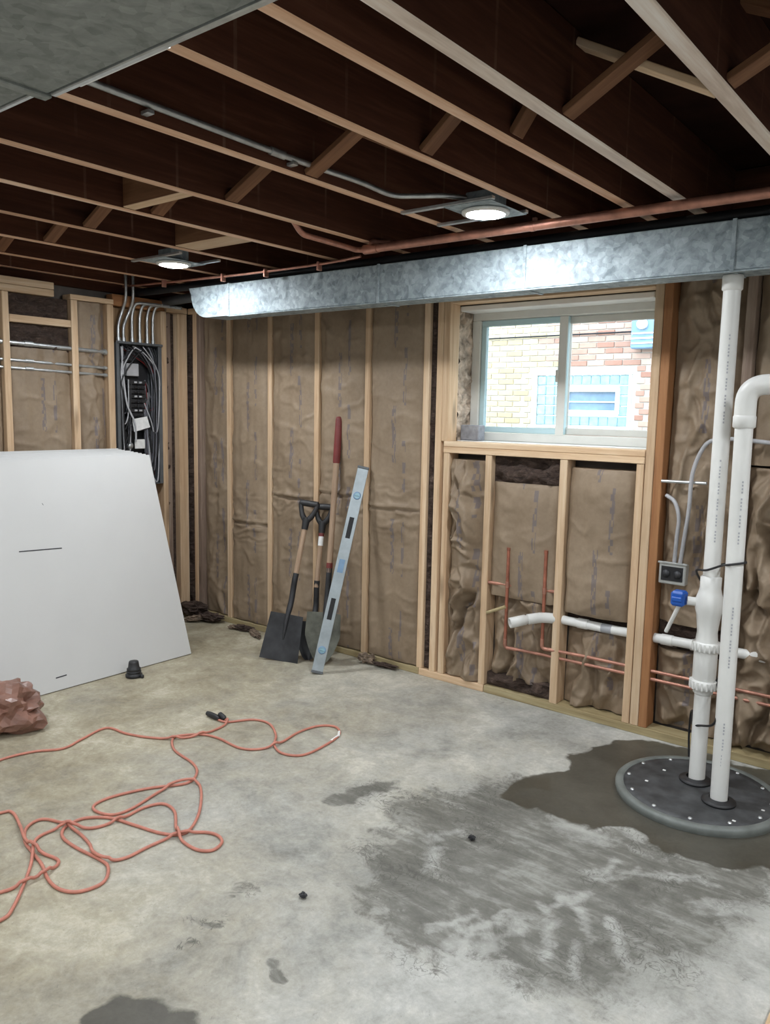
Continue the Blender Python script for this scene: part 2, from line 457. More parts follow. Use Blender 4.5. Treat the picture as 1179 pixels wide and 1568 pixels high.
def struct(o): o['kind'] = 'structure'; return o

# ------------------------------------------------------------------ floor
def poly_sdf(px, py, poly):
    d = np.full(px.shape, 1e9); ins = np.zeros(px.shape, bool); n = len(poly)
    for i in range(n):
        ax, ay = poly[i]; bx, by = poly[(i+1) % n]; ex, ey = bx-ax, by-ay
        t = np.clip(((px-ax)*ex + (py-ay)*ey)/(ex*ex+ey*ey+1e-12), 0, 1)
        d = np.minimum(d, np.hypot(px-ax-t*ex, py-ay-t*ey))
        c = ((ay > py) != (by > py)) & (px < (bx-ax)*(py-ay)/((by-ay) if abs(by-ay) > 1e-9 else 1e-9) + ax)
        ins ^= c
    return np.where(ins, d, -d)
def seg_d(px, py, a, b):
    ex, ey = b[0]-a[0], b[1]-a[1]; t = np.clip(((px-a[0])*ex+(py-a[1])*ey)/(ex*ex+ey*ey), 0, 1)
    return np.hypot(px-a[0]-t*ex, py-a[1]-t*ey)
def build_floor():
    xs = np.concatenate([np.linspace(-.4, 1.5, 40), np.arange(1.515, 4.5, .013), np.linspace(4.55, 6.3, 20)])
    ys = np.concatenate([np.linspace(-6.3, -2.7, 40), np.arange(-2.68, .0, .013), np.linspace(.02, .4, 8)])
    X, Y = np.meshgrid(xs, ys)
    Zf = np.zeros_like(X)
    b = MB(); b.grid(np.stack([X, Y, Zf], -1), False)
    o = b.build('floor', 'floor'); struct(o)
    wx = X + .05*fbm(X*5, Y*5, 4); wy = Y + .05*fbm(X*5+40, Y*5+9, 4)
    def sm(d, w): return np.clip(d/w*.5+.5, 0, 1)
    WET = [(3.07,-.38),(3.15,-.22),(3.29,-.05),(3.48,.0),(4.3,.02),(4.5,-.6),(3.97,-.80),(3.83,-.86),(3.67,-.88),(3.53,-.86),(3.4,-.9),(3.3,-.91),(3.17,-.96),(3.07,-.96),(3.02,-.75),(3.15,-.6)]
    DAMP = [(2.76,-1.22),(2.81,-1.07),(2.9,-.89),(3.02,-.75),(3.28,-.87),(3.45,-.9),(3.62,-.87),(3.97,-.78),(4.05,-.93),(3.95,-1.19),(3.89,-1.43),(3.86,-1.55),(3.74,-1.68),(3.6,-1.76),(3.48,-1.76),(3.32,-1.83),(3.12,-1.8),(2.97,-1.72),(2.9,-1.54),(2.92,-1.35)]
    wet = sm(poly_sdf(wx, wy, WET), .05)
    damp = sm(poly_sdf(wx, wy, DAMP), .14)
    for a, c, r, k in (((2.59,-1.34),(2.65,-1.17),.045,.9),((2.585,-1.37),(2.60,-1.35),.03,.8),((2.77,-1.95),(2.78,-1.93),.04,.5),((2.75,-2.12),(2.79,-2.08),.025,.6),((2.83,-2.21),(2.835,-2.195),.02,.62),((3.08,-2.135),(3.10,-2.125),.018,.7),((2.94,-2.47),(3.14,-2.40),.075,.9),((3.06,-.76),(3.14,-.72),.035,.75),((3.0,-1.66),(3.03,-1.55),.03,.5),((2.88,-1.42),(2.90,-1.30),.03,.5)):
        if r > .07: wet = np.maximum(wet, k*np.clip(1.25-seg_d(wx, wy, a, c)/r*.75, 0, 1))
        else: damp = np.maximum(damp, k*np.clip(1.5-seg_d(wx, wy, a, c)/r*.75, 0, 1.15))
    scuff = np.zeros_like(X)
    for a, c, r in (((3.33,-.96),(3.47,-.97),.05),((3.52,-1.17),(3.83,-.98),.028),((3.57,-1.22),(3.56,-1.07),.022),((3.50,-1.44),(3.57,-1.28),.022),((3.60,-1.63),(3.55,-1.47),.022),((3.67,-1.49),(3.59,-1.38),.022),((3.78,-1.51),(3.68,-1.37),.02),((3.38,-1.76),(3.44,-1.52),.02),((3.46,-1.68),(3.48,-1.52),.03),((3.30,-1.74),(3.36,-1.60),.02),((3.70,-1.66),(3.64,-1.50),.018),((3.02,-1.33),(3.08,-1.25),.04),((3.12,-1.5),(3.08,-1.38),.035),((3.85,-1.12),(4.05,-1.0),.04)):
        q = .012*fbm(X*16, Y*16, 3)
        scuff = np.maximum(scuff, np.clip(.95-(seg_d(X+2*q, Y-2*q, a, c))/r*.42, 0, 1))
    tan = np.clip(1.1 - (X-1.0)/2.0 - .12*(Y+1.0), -.2, 1.0) + .18*fbm(X*1.5, Y*1.5, 3)
    tan += .35*np.exp(-((X-2.5)**2 + (Y+2.5)**2)/.22)
    for nm, a in (('wet', wet), ('damp', damp), ('scuff', scuff), ('tan', np.clip(tan, 0, 1))):
        at = o.data.attributes.new(nm, 'FLOAT', 'POINT'); at.data.foreach_set('value', a.ravel().astype(np.float32))
    return o
build_floor()

# ------------------------------------------------------------------ walls
H = 2.20           # underside of joists
TOP = 2.435        # underside of subfloor
WX0, WX1, WZ0, WZ1 = 2.14, 3.19, 1.29, 1.985   # rough opening
wall_back = MB()
for lo, hi in (((-.35,.125,0),(WX0-.02,.33,TOP)), ((WX1-.025,.125,0),(6.2,.33,TOP)), ((WX0-.02,.125,0),(WX1-.025,.33,WZ0)), ((WX0-.02,.125,WZ1),(WX1-.025,.33,TOP))):
    wall_back.box(lo, hi)
wall_back = struct(wall_back.build('wall_back', 'concrete_wall'))
wall_left = struct(MB().box((-.35,-6.2,0),(-.115,.125,TOP)).build('wall_left', 'concrete_wall'))
wall_right = struct(MB().box((6.0,-6.2,0),(6.2,.125,TOP)).build('wall_right', 'painted_wall'))
wall_front = struct(MB().box((-.115,-6.2,0),(6.0,-6.0,TOP)).build('wall_front', 'painted_wall'))
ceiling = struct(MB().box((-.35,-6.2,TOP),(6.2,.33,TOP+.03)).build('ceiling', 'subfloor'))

# framing of the window wall: stud faces at Y=0
D = .089
def bstud(x0, x1, z0=.038, z1=2.06, mat='pine_z', y0=0.0): return lumber('stud', (x0,y0,z0), (x1,y0+D,z1), mat, wall_back)
lumber('bottom_plate', (0.0,0,0), (1.99,D,.038), 'treated_x', wall_back)
lumber('bottom_plate', (1.993,-.002,0), (2.408,D,.038), 'pine_x', wall_back)
lumber('bottom_plate', (2.411,0,0), (5.9,D,.038), 'treated_x', wall_back)
lumber('top_plate', (0.0,0,2.06), (5.9,D,2.098), 'pine_x', wall_back)
for x0 in (.05, .395, .782, 1.182, 1.572, 1.975): bstud(x0, x0+.038)
bstud(.092, .128, mat='greywood_z')
bstud(2.06, 2.098); bstud(2.100, 2.138, WZ0, mat='pine_z'); bstud(2.118, 2.155, z1=1.231)
bstud(2.374, 2.410, z1=1.231); bstud(2.783, 2.822, z1=1.231); bstud(3.152, 3.186, z1=1.231)
bstud(3.190, 3.228); bstud(3.230, 3.268, mat='fir_z')
lumber('stud', (3.562,0,.038), (3.600,D,2.06), 'greywood_z', wall_back)
for x0 in (3.97, 4.38, 4.79, 5.2, 5.6): bstud(x0, x0+.038)
lumber('window_sill_plate', (2.118,-.004,1.231), (3.188,D,1.262), 'pine_x', wall_back)
lumber('window_sill_plate', (2.118,-.002,1.263), (3.188,D,1.291), 'pine_x', wall_back)
lumber('window_header', (2.14,0,1.990), (3.188,D,2.058), 'pine_x', wall_back)
# rough masonry reveals around the window
def rough_reveal(name, lo, hi, face, amp, mat, seed):
    """box whose one face (axis, sign) is displaced by noise"""
    ax, sg = face; o1, o2 = [(1,2),(0,2),(0,1)][ax]
    n1 = max(4, int((hi[o1]-lo[o1])/.008)); n2 = max(4, int((hi[o2]-lo[o2])/.008))
    A, B = np.meshgrid(np.linspace(lo[o1], hi[o1], n1), np.linspace(lo[o2], hi[o2], n2))
    P = np.zeros((n2, n1, 3)); P[..., o1] = A; P[..., o2] = B
    d = fbm(A*22+seed, B*22, 4)*amp + ridge(A*9+seed, B*9, 2)*amp*.5
    P[..., ax] = (hi if sg > 0 else lo)[ax] + d*sg
    b = MB(); b.grid(P, False, flip=(sg < 0) ^ (ax == 1)); lo2, hi2 = list(lo), list(hi)
    (hi2 if sg > 0 else lo2)[ax] -= sg*amp*2; b.box(lo2, hi2)
    o = b.build(name, mat, wall_back); return o
rough_reveal('masonry_reveal', (2.06,.092,1.291), (2.13,.235,1.985), (0, 1), .012, 'plaster', 3)
rough_reveal('masonry_reveal', (3.164,.092,1.291), (3.20,.235,1.985), (0, -1), .006, 'plaster', 9)

lumber('rim_joist', (-.1,.05,2.102), (5.95,.122,TOP-.004), 'oldwood_x', wall_back)
lumber('rim_joist', (-.113,-5.9,2.146), (-.085,.04,TOP-.004), 'oldwood_y', wall_left)
# framing of the left wall: stud faces at X=0
def lstud(y0, y1, z0=.038, z1=2.06, mat='pine_z'): return lumber('stud', (-D,y0,z0), (0,y1,z1), mat, wall_left)
lumber('bottom_plate', (-D,-5.9,0), (0,-.002,.038), 'treated_y', wall_left)
lumber('header', (-D,-2.6,2.102), (.004,-.95,2.142), 'pine_y', wall_left)
lumber('header', (-D,-2.6,2.062), (.002,-.95,2.100), 'pine_y', wall_left)
lumber('top_plate', (-D,-.848,2.062), (0,-.56,2.092), 'pine_y', wall_left)
lumber('top_plate', (-D,-.555,2.062), (-.02,-.17,2.13), 'fir_y', wall_left)
lumber('top_plate', (-D,-.168,2.062), (0,-.002,2.10), 'pine_y', wall_left)
for y0 in (-2.46, -2.05, -1.66): lstud(y0, y0+.038)
lstud(-1.257, -1.219); lstud(-.846, -.804); lstud(-.607, -.563); lstud(-.212, -.172)
lstud(-.080, -.006)
lumber('stud', (-D-.012,-.150,.038), (-.03,-.118,2.06), 'greywood_z', wall_left)
lumber('blocking', (-D,-1.217,1.897), (0,-.848,1.938), 'pine_y', wall_left)
lumber('panel_board', (-.100,-.56,.3), (-.088,-.214,2.06), 'plywood', wall_left)

# ------------------------------------------------------------------ ceiling framing
JX = [-.06, .32, .756, 1.20, 1.645, 2.06, 2.53, 2.975, 3.263, 3.447, 3.841, 4.28, 4.70, 5.1, 5.5, 5.88]
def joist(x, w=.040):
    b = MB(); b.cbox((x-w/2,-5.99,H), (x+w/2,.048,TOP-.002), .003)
    # underside: paler bare wood, its colour lightened further to make up bounce light
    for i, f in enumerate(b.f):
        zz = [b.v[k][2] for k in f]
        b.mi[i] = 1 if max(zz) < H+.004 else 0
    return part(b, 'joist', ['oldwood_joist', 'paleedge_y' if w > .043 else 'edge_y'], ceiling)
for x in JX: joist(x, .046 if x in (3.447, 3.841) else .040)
def brace(p0, p1, w=.058, t=.019, mat='brace_z'):
    m = axis_frame(p0, p1, (0, -1, 0)); ln = (Vector(p1)-Vector(p0)).length
    b = MB().cbox((-t/2*1.0, -w/2, 0), (t/2, w/2, ln), .002)
    o = b.build('bridging', mat, None); o.parent = ceiling; o.matrix_local = m
for i in range(1, len(JX)-1):
    if JX[i+1]-JX[i] < .25 and JX[i] != 3.263: continue
    a, c = JX[i]+.022, JX[i+1]-.022; y = -1.43 + .03*((i*7) % 3-1)
    brace((a, y, H+.012), (c, y, TOP-.03))
    rev = 'pine_z' if JX[i] == 3.447 else 'brace_z'  # paler wood on this one brace stands for the light falling on it
    if i not in (4, 5): brace((c, y+.062, H+.012), (a, y+.062, TOP-.03), mat=rev)
def solid_block(lo, hi):
    b = MB().cbox(lo, hi, .003)
    for i, f in enumerate(b.f): b.mi[i] = 1 if max(b.v[k][2] for k in f) < lo[2]+.004 else 0  # new-wood block: lit bottom pale, shaded sides dark, light put into the colour
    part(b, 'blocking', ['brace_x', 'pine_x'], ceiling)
solid_block((1.667,-1.585,H+.004), (2.038,-1.53,TOP-.02))
solid_block((1.222,-1.01,H+.004), (1.623,-.87,TOP-.10))

# ------------------------------------------------------------------ window
def build_window():
    w = struct(empty('window_1', (2.61,.24,1.30))); y0, y1 = .215, .285
    X0, X1, Z0, Z1 = 2.135, 3.160, 1.293, 1.975
    fr = MB(); t = .052
    for lo, hi in (((X0,y0,Z0),(X1,y1,Z0+.045)), ((X0,y0,Z1-t),(X1,y1,Z1)), ((X0,y0,Z0+.045),(X0+t,y1,Z1-t)), ((X1-.020,y0,Z0+.045),(X1,y1,Z1-t))): fr.cbox(lo, hi, .004)
    part(fr, 'window_frame', 'vinyl', w)
    def sash(a, c, y, mat, nm, tk):
        s = MB(); z0, z1 = Z0+.047, Z1-t-.002
        for lo, hi in (((a,y,z0),(c,y+.026,z0+tk)), ((a,y,z1-tk),(c,y+.026,z1)), ((a,y,z0+tk),(a+tk,y+.026,z1-tk)), ((c-tk,y,z0+tk),(c,y+.026,z1-tk))): s.cbox(lo, hi, .003)
        so = part(s, nm, mat, w)
        g = MB().box((a+tk,y+.011,z0+tk), (c-tk,y+.015,z1-tk)); po = part(g, 'pane', 'glass', w)
        po.parent = so
        return so
    sash(X0+t+.002, 2.685, .224, 'vinyl_blue', 'sliding_sash', .030)
    sash(2.648, X1-.022, .254, 'vinyl', 'fixed_sash', .034)
    m = MB().cbox((2.640,.219,Z0+.047), (2.684,.2225,Z1-t-.002), .001); part(m, 'meeting_rail', 'vinyl', w)
    part(MB().cbox((2.632,.210,1.60), (2.650,.219,1.66), .002), 'latch', 'vinyl', w)
    part(MB().cbox((2.14,.0895,1.960), (3.155,.214,1.986), .003), 'head_board', 'white', w)
    part(MB().cbox((2.14,.092,1.288), (3.155,.214,1.295), .002), 'stool_board', 'white', w)
build_window()
tag(MB().cbox((2.150,.105,1.296),(2.262,.170,1.376),.004).build('masonry_block','greyblock'), 'small grey masonry block on the window ledge by the rough reveal', 'block')

# ------------------------------------------------------------------ outdoors
struct(MB().box((-6,.34,1.02),(9,4.0,1.10)).build('ground', 'ground'))
def neighbour():
    hs = empty('neighbour_house', (.8,4.0,1.10), 'brick house wall with a glass block window seen through the basement window', 'building')
    wl = MB(); gx0, gx1, gz0, gz1 = .50, 1.53, 1.30, 1.86
    for lo, hi in (((-5,4.012,1.0),(gx0,4.25,5.2)), ((gx1,4.012,1.0),(8,4.25,5.2)), ((gx0,4.012,1.0),(gx1,4.25,gz0)), ((gx0,4.012,gz1),(gx1,4.25,5.2))): wl.box(lo, hi)
    part(wl, 'wall', 'mortar', hs)
    bm = {}
    for key, mt in (('r','brick_red'),('b','brick_washed')):
        for ln in (.172, .081):
            me_o = MB().cbox((-ln/2,-.012,-.0245),(ln/2,.03,.0245),.003); me = bpy.data.meshes.new('brick')
            me.from_pydata(me_o.v, [], me_o.f); me.materials.append(M[mt]); bm[key, ln] = me
    n = 0
    for r in range(23):
        z = 1.19 + r*.058
        for c in range(-3, 12):
            x = c*.181 + (.0905 if r % 2 else 0) - .02
            x0, x1 = x-.086, x+.086; ln = .172
            if z+.026 > gz0-.008 and z-.026 < gz1+.008 and x1 > gx0 and x0 < gx1:
                if x0 < gx0-.085: x, ln = (x0+gx0)/2-.002, .081
                elif x1 > gx1+.085: x, ln = (x1+gx1)/2+.002, .081
                else: continue
            if n >= 300: break
            o = bpy.data.objects.new('brick', bm['b' if x < .75+.2*math.sin(r*2.1) else 'r', ln]); link(o, hs); o.location = (x-.8, 0.012, z-1.10); n += 1
    fr = MB()
    for lo, hi in (((gx0,3.995,gz1-.03),(gx1,4.06,gz1)),((gx0,3.995,gz0),(gx1,4.06,gz0+.03)),((gx0,3.995,gz0+.031),(gx0+.03,4.06,gz1-.031)),((gx1-.03,3.995,gz0+.031),(gx1,4.06,gz1-.031))): fr.cbox(lo, hi, .004)
    part(fr, 'window_frame', 'vinyl', hs)
    gb = MB().cbox((-.0475,-.03,-.0475),(.0475,.03,.0475),.008); me = bpy.data.meshes.new('glass_block'); me.from_pydata(gb.v, [], gb.f); me.materials.append(M['glassblock'])
    for i in range(10):
        for j in range(5):
            x = gx0+.08+i*.097; z = gz0+.08+j*.1
            if .84 < x < 1.42 and 1.46 < z < 1.70: continue
            o = bpy.data.objects.new('glass_block', me); link(o, hs); o.location = (x-.8, .035, z-1.10)
    vf = MB()
    for lo, hi in (((.84,3.985,1.665),(1.42,4.05,1.70)),((.84,3.985,1.45),(1.42,4.05,1.485)),((.84,3.985,1.486),(.88,4.05,1.664)),((1.38,3.985,1.486),(1.42,4.05,1.664))): vf.cbox(lo, hi, .004)
    part(vf, 'vent_frame', 'white', hs)
    part(MB().box((.87,4.02,1.47),(1.39,4.03,1.68)), 'vent_pane', 'ventglass', hs)
    part(MB().cbox((.87,4.005,1.56),(1.39,4.02,1.575),.002), 'vent_bar', 'vinyl_blue', hs)
neighbour()
mt_ = empty('meter_box', (1.66,3.93,2.06), 'blue grey meter box fixed on the brick wall outside', 'meter box')
part(MB().cbox((1.55,3.86,2.06),(1.80,3.985,2.34),.01), 'enclosure', 'hvac', mt_)
for k in range(3): part(MB().cbox((1.56,3.852,2.10+k*.045),(1.79,3.859,2.115+k*.045),.002), 'louvre', 'vinyl', mt_)
tb = MB(); tb.lathe([(.0,0),(.05,0),(.05,.03),(.04,.04),(0,.04)], 16, Matrix.Translation((1.66,3.86,2.28)) @ Matrix.Rotation(math.pi/2, 4, 'X'), caps=False); part(tb, 'dial', 'vinyl', mt_)
wd = MB().tube([(-1.5,3.97,2.22),(.8,3.97,2.225),(2.5,3.97,2.23)], .008, 6)
tag(wd.build('outdoor_cable','blackpipe'), 'thin dark cable strung along the brick wall outside', 'cable')

# ------------------------------------------------------------------ insulation batts
def batt(side, u0, u1, z0, z1, label, seed, smooth=1.0, crumple=0.0, recess=.012, bulge=.02, joint=None, group=None, sag=None, top_fibre=None, bottom_cut=None):
    """paper-faced batt in a stud bay.  side 'b': window wall (u=X, faces -Y); 'l': left wall (u=Y, faces +X)"""
    g_ = .0068 if crumple > .4 else .0095
    nu = max(14, int((u1-u0)/g_)); nz = max(12, int((z1-z0)/g_))
    U, Z = np.meshgrid(np.linspace(0, 1, nu), np.linspace(0, 1, nz)); x = u0+U*(u1-u0); z = z0+Z*(z1-z0)
    w = u1-u0; s = seed*13.7
    prof = 1-np.abs(2*U-1)**3.2
    ez = np.minimum(Z*(z1-z0), (1-Z)*(z1-z0))/.10; endp = np.clip(ez, 0, 1)**.5
    h = bulge*prof*(.45+.55*endp)*(1+.5*noise2(z*1.6+s, U*1.2+s))
    # gentle vertical pulls near the stapled edges
    h += .010*smooth*noise2(x*20+s, z*2.0+s)*(1-.5*prof)
    # creases
    wxx = x + .03*fbm(x*6+s, z*6, 3); wzz = z + .04*fbm(x*5+s+9, z*5, 3)
    h += .008*smooth*np.clip(ridge(wxx*4+s, wzz*6+s, 2)-.75, 0, 2) + .003*smooth*noise2(wxx*7+s, wzz*9)
    if joint is not None:
        g = np.exp(-((z-joint)/.16)**2)
        h += g*(.010*np.clip(ridge(wxx*3.2+s, wzz*15+s, 3)-.55, 0, 2) + .005*noise2(wxx*6, wzz*24+s))
        h -= .018*np.exp(-((z-joint+.012*noise2(x*9+s, s))/.006)**2)
        h += .010*np.exp(-((z-joint-.016)/.012)**2)
    if crumple:
        wxx = x + .05*fbm(x*4+s, z*3, 3); wzz = z + .06*fbm(x*4+s+9, z*4, 2)
        rd = lambda a, k: np.clip(1-np.abs(a)*k, 0, 1)
        n1 = noise2(wxx*7.0+s, wzz*1.9+s); n2 = noise2(wxx*4.2-s, wzz*4.6+s*2); n3 = noise2(wxx*5.2+s*3, wzz*1.7-s); n4 = noise2(wxx*11+s, wzz*7.5)
        h += crumple*(.026*fbm(wxx*4+s, wzz*1.7+s, 2) + .030*rd(n1, 2.6)**1.4 + .018*rd(n2, 3.2)**1.3 - .050*rd(n3, 5.5)*np.clip(.6+noise2(x*2+s, z*2), 0, 1) + .014*rd(n4, 3.0))
        h *= .25+.75*np.clip(np.minimum(U, 1-U)*w/.055, 0, 1)
    h = np.clip(h, -.05, .12)
    y = recess - h
    e = np.minimum(U, 1-U)*w
    y = y + .018*np.exp(-(e/.012)**2)*(1-.5*smooth)
    xx = x + .004*noise2(z*7+s, U*3)
    b = MB(); P = np.stack([xx, y, z], -1) if side == 'b' else np.stack([-y, xx, z], -1)
    b.grid(P, True, flip=False)
    back = .10
    # returns to the wall on all four edges
    def strip(line):
        Q = np.stack([line, line.copy()], 0)
        if side == 'b': Q[1, :, 1] = back
        else: Q[1, :, 0] = -back
        return Q
    b.grid(strip(P[0]), False, flip=True); b.grid(strip(P[-1]), False); b.grid(strip(P[:, 0]), False); b.grid(strip(P[:, -1]), False, flip=True)
    loc = ((u0+u1)/2, .05, z0) if side == 'b' else (-.05, (u0+u1)/2, z0)
    o = b.build('insulation_batt', 'kraft', loc=loc)
    me = o.data; uv = me.uv_layers.new(name='UVMap'); n = len(me.vertices)
    co = np.zeros(n*3); me.vertices.foreach_get('co', co); co = co.reshape(-1, 3)
    li = np.zeros(len(me.loops), int); me.loops.foreach_get('vertex_index', li)
    uu = co[li, 0] if side == 'b' else co[li, 1]
    uv.data.foreach_set('uv', np.stack([uu, co[li, 2]], -1).ravel().astype(np.float32))
    tag(o, label, 'insulation', group)
    return o
def fibre_mass(side, u0, u1, z0, z1, seed, amp=.03, recess=.03, name='exposed_fibre', parent=None, label=None):
    nu = max(8, int((u1-u0)/.011)); nz = max(8, int((z1-z0)/.011))
    U, Z = np.meshgrid(np.linspace(0, 1, nu), np.linspace(0, 1, nz)); x = u0+U*(u1-u0); z = z0+Z*(z1-z0); s = seed*7.3
    e = np.minimum(np.minimum(U*(u1-u0), (1-U)*(u1-u0)), np.minimum(Z, 1-Z)*(z1-z0))
    h = amp*(fbm(x*9+s, z*14+s, 4) + .7*np.clip(ridge(x*7+s, z*13, 3)-.7, -.3, 2))*np.clip(e/.02, 0, 1)
    y = recess-h
    P = np.stack([x, y, z], -1) if side == 'b' else np.stack([-y, x, z], -1)
    b = MB(); b.grid(P, True)
    def strip(line):
        Q = np.stack([line, line.copy()], 0)
        if side == 'b': Q[1, :, 1] = .11
        else: Q[1, :, 0] = -.11
        return Q
    b.grid(strip(P[0]), False, flip=True); b.grid(strip(P[-1]), False); b.grid(strip(P[:, 0]), False); b.grid(strip(P[:, -1]), False, flip=True)
    loc = ((u0+u1)/2, .05, z0) if side == 'b' else (-.05, (u0+u1)/2, z0)
    if parent is None:
        return tag(b.build(name, 'fibre', loc=loc), label, 'insulation')
    pl = parent.location; o = b.build(name, 'fibre', loc=tuple(pl)); o.parent = parent; o.location = (0, 0, 0); return o

B = batt
B('b', .130, .393, .045, 2.055, 'narrow kraft paper insulation strip in the corner bay beside the panel wall', 1, crumple=.25, recess=.03, bulge=.01)
B('b', .435, .780, .045, 2.055, 'kraft paper insulation batt in the bay next to the corner bay', 2, joint=.70, recess=.012)
B('b', .822, 1.180, .045, 2.055, 'wrinkled kraft paper insulation batt behind the square shovel', 3, joint=.90, recess=.010, smooth=1.5)
B('b', 1.222, 1.570, .045, 2.055, 'kraft paper insulation batt behind the red-handled shovel and spirit level', 4, joint=.95, recess=.012, smooth=1.3)
B('b', 1.612, 1.973, .045, 2.055, 'kraft paper insulation batt between the spirit level and window framing', 5, joint=.90, recess=.010)
fibre_mass('b', 2.015, 2.058, .045, 2.055, 6, .02, .02, 'insulation_strip', None, 'dark fibre strip stuffed between two studs left of the window')
t1 = B('b', 2.158, 2.371, .045, 1.20, 'crumpled kraft paper insulation in the narrow bay under the window ledge', 7, crumple=1.9, recess=.030)
t2 = B('b', 2.413, 2.780, .52, 1.10, 'kraft paper batt behind the copper risers under the window', 8, recess=.025, bulge=.035)
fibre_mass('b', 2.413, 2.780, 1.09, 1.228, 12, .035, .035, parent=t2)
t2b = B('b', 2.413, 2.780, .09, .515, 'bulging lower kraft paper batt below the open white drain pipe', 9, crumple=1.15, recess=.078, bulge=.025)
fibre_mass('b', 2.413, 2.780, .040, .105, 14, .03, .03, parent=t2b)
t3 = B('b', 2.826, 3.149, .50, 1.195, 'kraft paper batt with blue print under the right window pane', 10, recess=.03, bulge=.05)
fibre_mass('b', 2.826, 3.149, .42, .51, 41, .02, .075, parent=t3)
t3b = B('b', 2.826, 3.149, .045, .425, 'crumpled lower kraft paper batt crossed by two copper pipes', 11, crumple=1.1, recess=.080, bulge=.025)
t4 = B('b', 3.272, 3.558, .535, 2.055, 'kraft paper batt behind the outlet box and tall white pipe', 12, crumple=.9, recess=.064, bulge=.015)
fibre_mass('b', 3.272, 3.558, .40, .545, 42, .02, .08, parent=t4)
B('b', 3.272, 3.558, .045, .41, 'crumpled low kraft paper batt behind the sump lid', 13, crumple=1.2, recess=.085, bulge=.02)
B('b', 3.604, 3.966, 1.25, 2.055, 'shadowed upper kraft paper batt behind the white pipe elbow', 14, crumple=.5, recess=.045)
B('b', 3.604, 3.966, .045, 1.24, 'heavily crumpled kraft paper batt behind the elbow pipe', 15, crumple=1.8, recess=.065, bulge=.03)
for i, x0 in enumerate((4.012, 4.422, 4.832, 5.242)):
    B('b', x0, x0+.364, .045, 2.055, 'kraft paper insulation batt in the bays beyond the sump', 16+i, crumple=.5, recess=.03, group='batts beyond the sump')
a1 = B('l', -1.215, -.850, .045, 1.76, 'kraft paper batt on the panel wall crossed by steel conduits', 21, recess=.03, bulge=.02, smooth=1.3)
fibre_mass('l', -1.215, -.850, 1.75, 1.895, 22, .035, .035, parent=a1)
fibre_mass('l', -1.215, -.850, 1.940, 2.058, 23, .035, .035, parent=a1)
B('l', -.800, -.610, .045, 2.058, 'folded kraft paper batt between conduit studs beside the breaker panel', 24, crumple=.45, recess=.035)
B('l', -1.618, -1.260, .045, 2.055, 'kraft paper batt left of the conduit stud behind the white sheets', 25, crumple=.3, recess=.03)
B('l', -2.01, -1.665, .045, 2.055, 'kraft paper batt behind the middle of the white sheets', 26, crumple=.3, recess=.03)
fibre_mass('l', -.170, -.120, .045, 2.055, 27, .03, .055, 'insulation_strip', None, 'dark fibre strip between the studs right of the breaker panel')
fibre_mass('l', -.116, -.082, .045, 2.055, 28, .02, .05, 'insulation_strip', None, 'dark fibre strip in the gap beside the doubled corner post')
fibre_mass('b', -.08, .048, .045, 2.055, 29, .012, .012, 'insulation_strip', None, 'dark fibre strip tucked into the very corner of the framing')
# loose scraps along the wall
def scrap(name, loc, size, seed, mat, label, group=None, rot=0.0, cat='scrap'):
    n, m = 22, 14; th = np.linspace(0, 2*np.pi, n); ph = np.linspace(-.5*np.pi, .5*np.pi, m)
    T, Ph = np.meshgrid(th, ph); s = seed*5.7
    x = np.cos(T)*np.cos(Ph); y = np.sin(T)*np.cos(Ph); z = np.sin(Ph)
    # periodic displacement through 2 projections
    d = 1 + .45*noise2(x*2.3+s, y*2.3+z*2+s) + .35*noise2(y*3.9+s, z*3.9-x*2) + .22*np.clip(ridge(x*3+s, z*3+y*2.2, 2)-.6, -.4, 1)
    x, y, z = x*d*size[0]/2, y*d*size[1]/2, z*d*size[2]/2
    z = z - z.min(); c, s_ = math.cos(rot), math.sin(rot)
    P = np.stack([x*c-y*s_, x*s_+y*c, z], -1)
    b = MB(); b.grid(P, False, flip=False); o = b.build(name, mat); o.location = loc; tag(o, label, cat, group); return o
GS = 'insulation scraps along the foot of the wall'
for i, (x, y, sx, sy, sz, r) in enumerate(((.12,-.07,.20,.11,.09,.3),(.30,-.065,.17,.10,.05,.1),(.22,-.13,.13,.08,.035,1.0),(.62,-.06,.15,.07,.03,.2),(.76,-.085,.20,.05,.022,-.5),(.56,-.07,.10,.06,.02,.5),(1.655,-.045,.10,.06,.05,.2),(1.78,-.035,.16,.05,.022,.1))):
    scrap('insulation_scrap', (x, y, 0), (sx, sy, sz), 31+i, ('fibre', 'fibre_pale')[i in (2, 4, 5, 6)], ('dark torn insulation scrap heaped in the corner of the two framed walls' if i < 3 else 'dark torn insulation scrap on the floor between the corner and shovels' if i < 6 else 'dark torn insulation scrap by the stud beyond the spirit level'), GS, r)

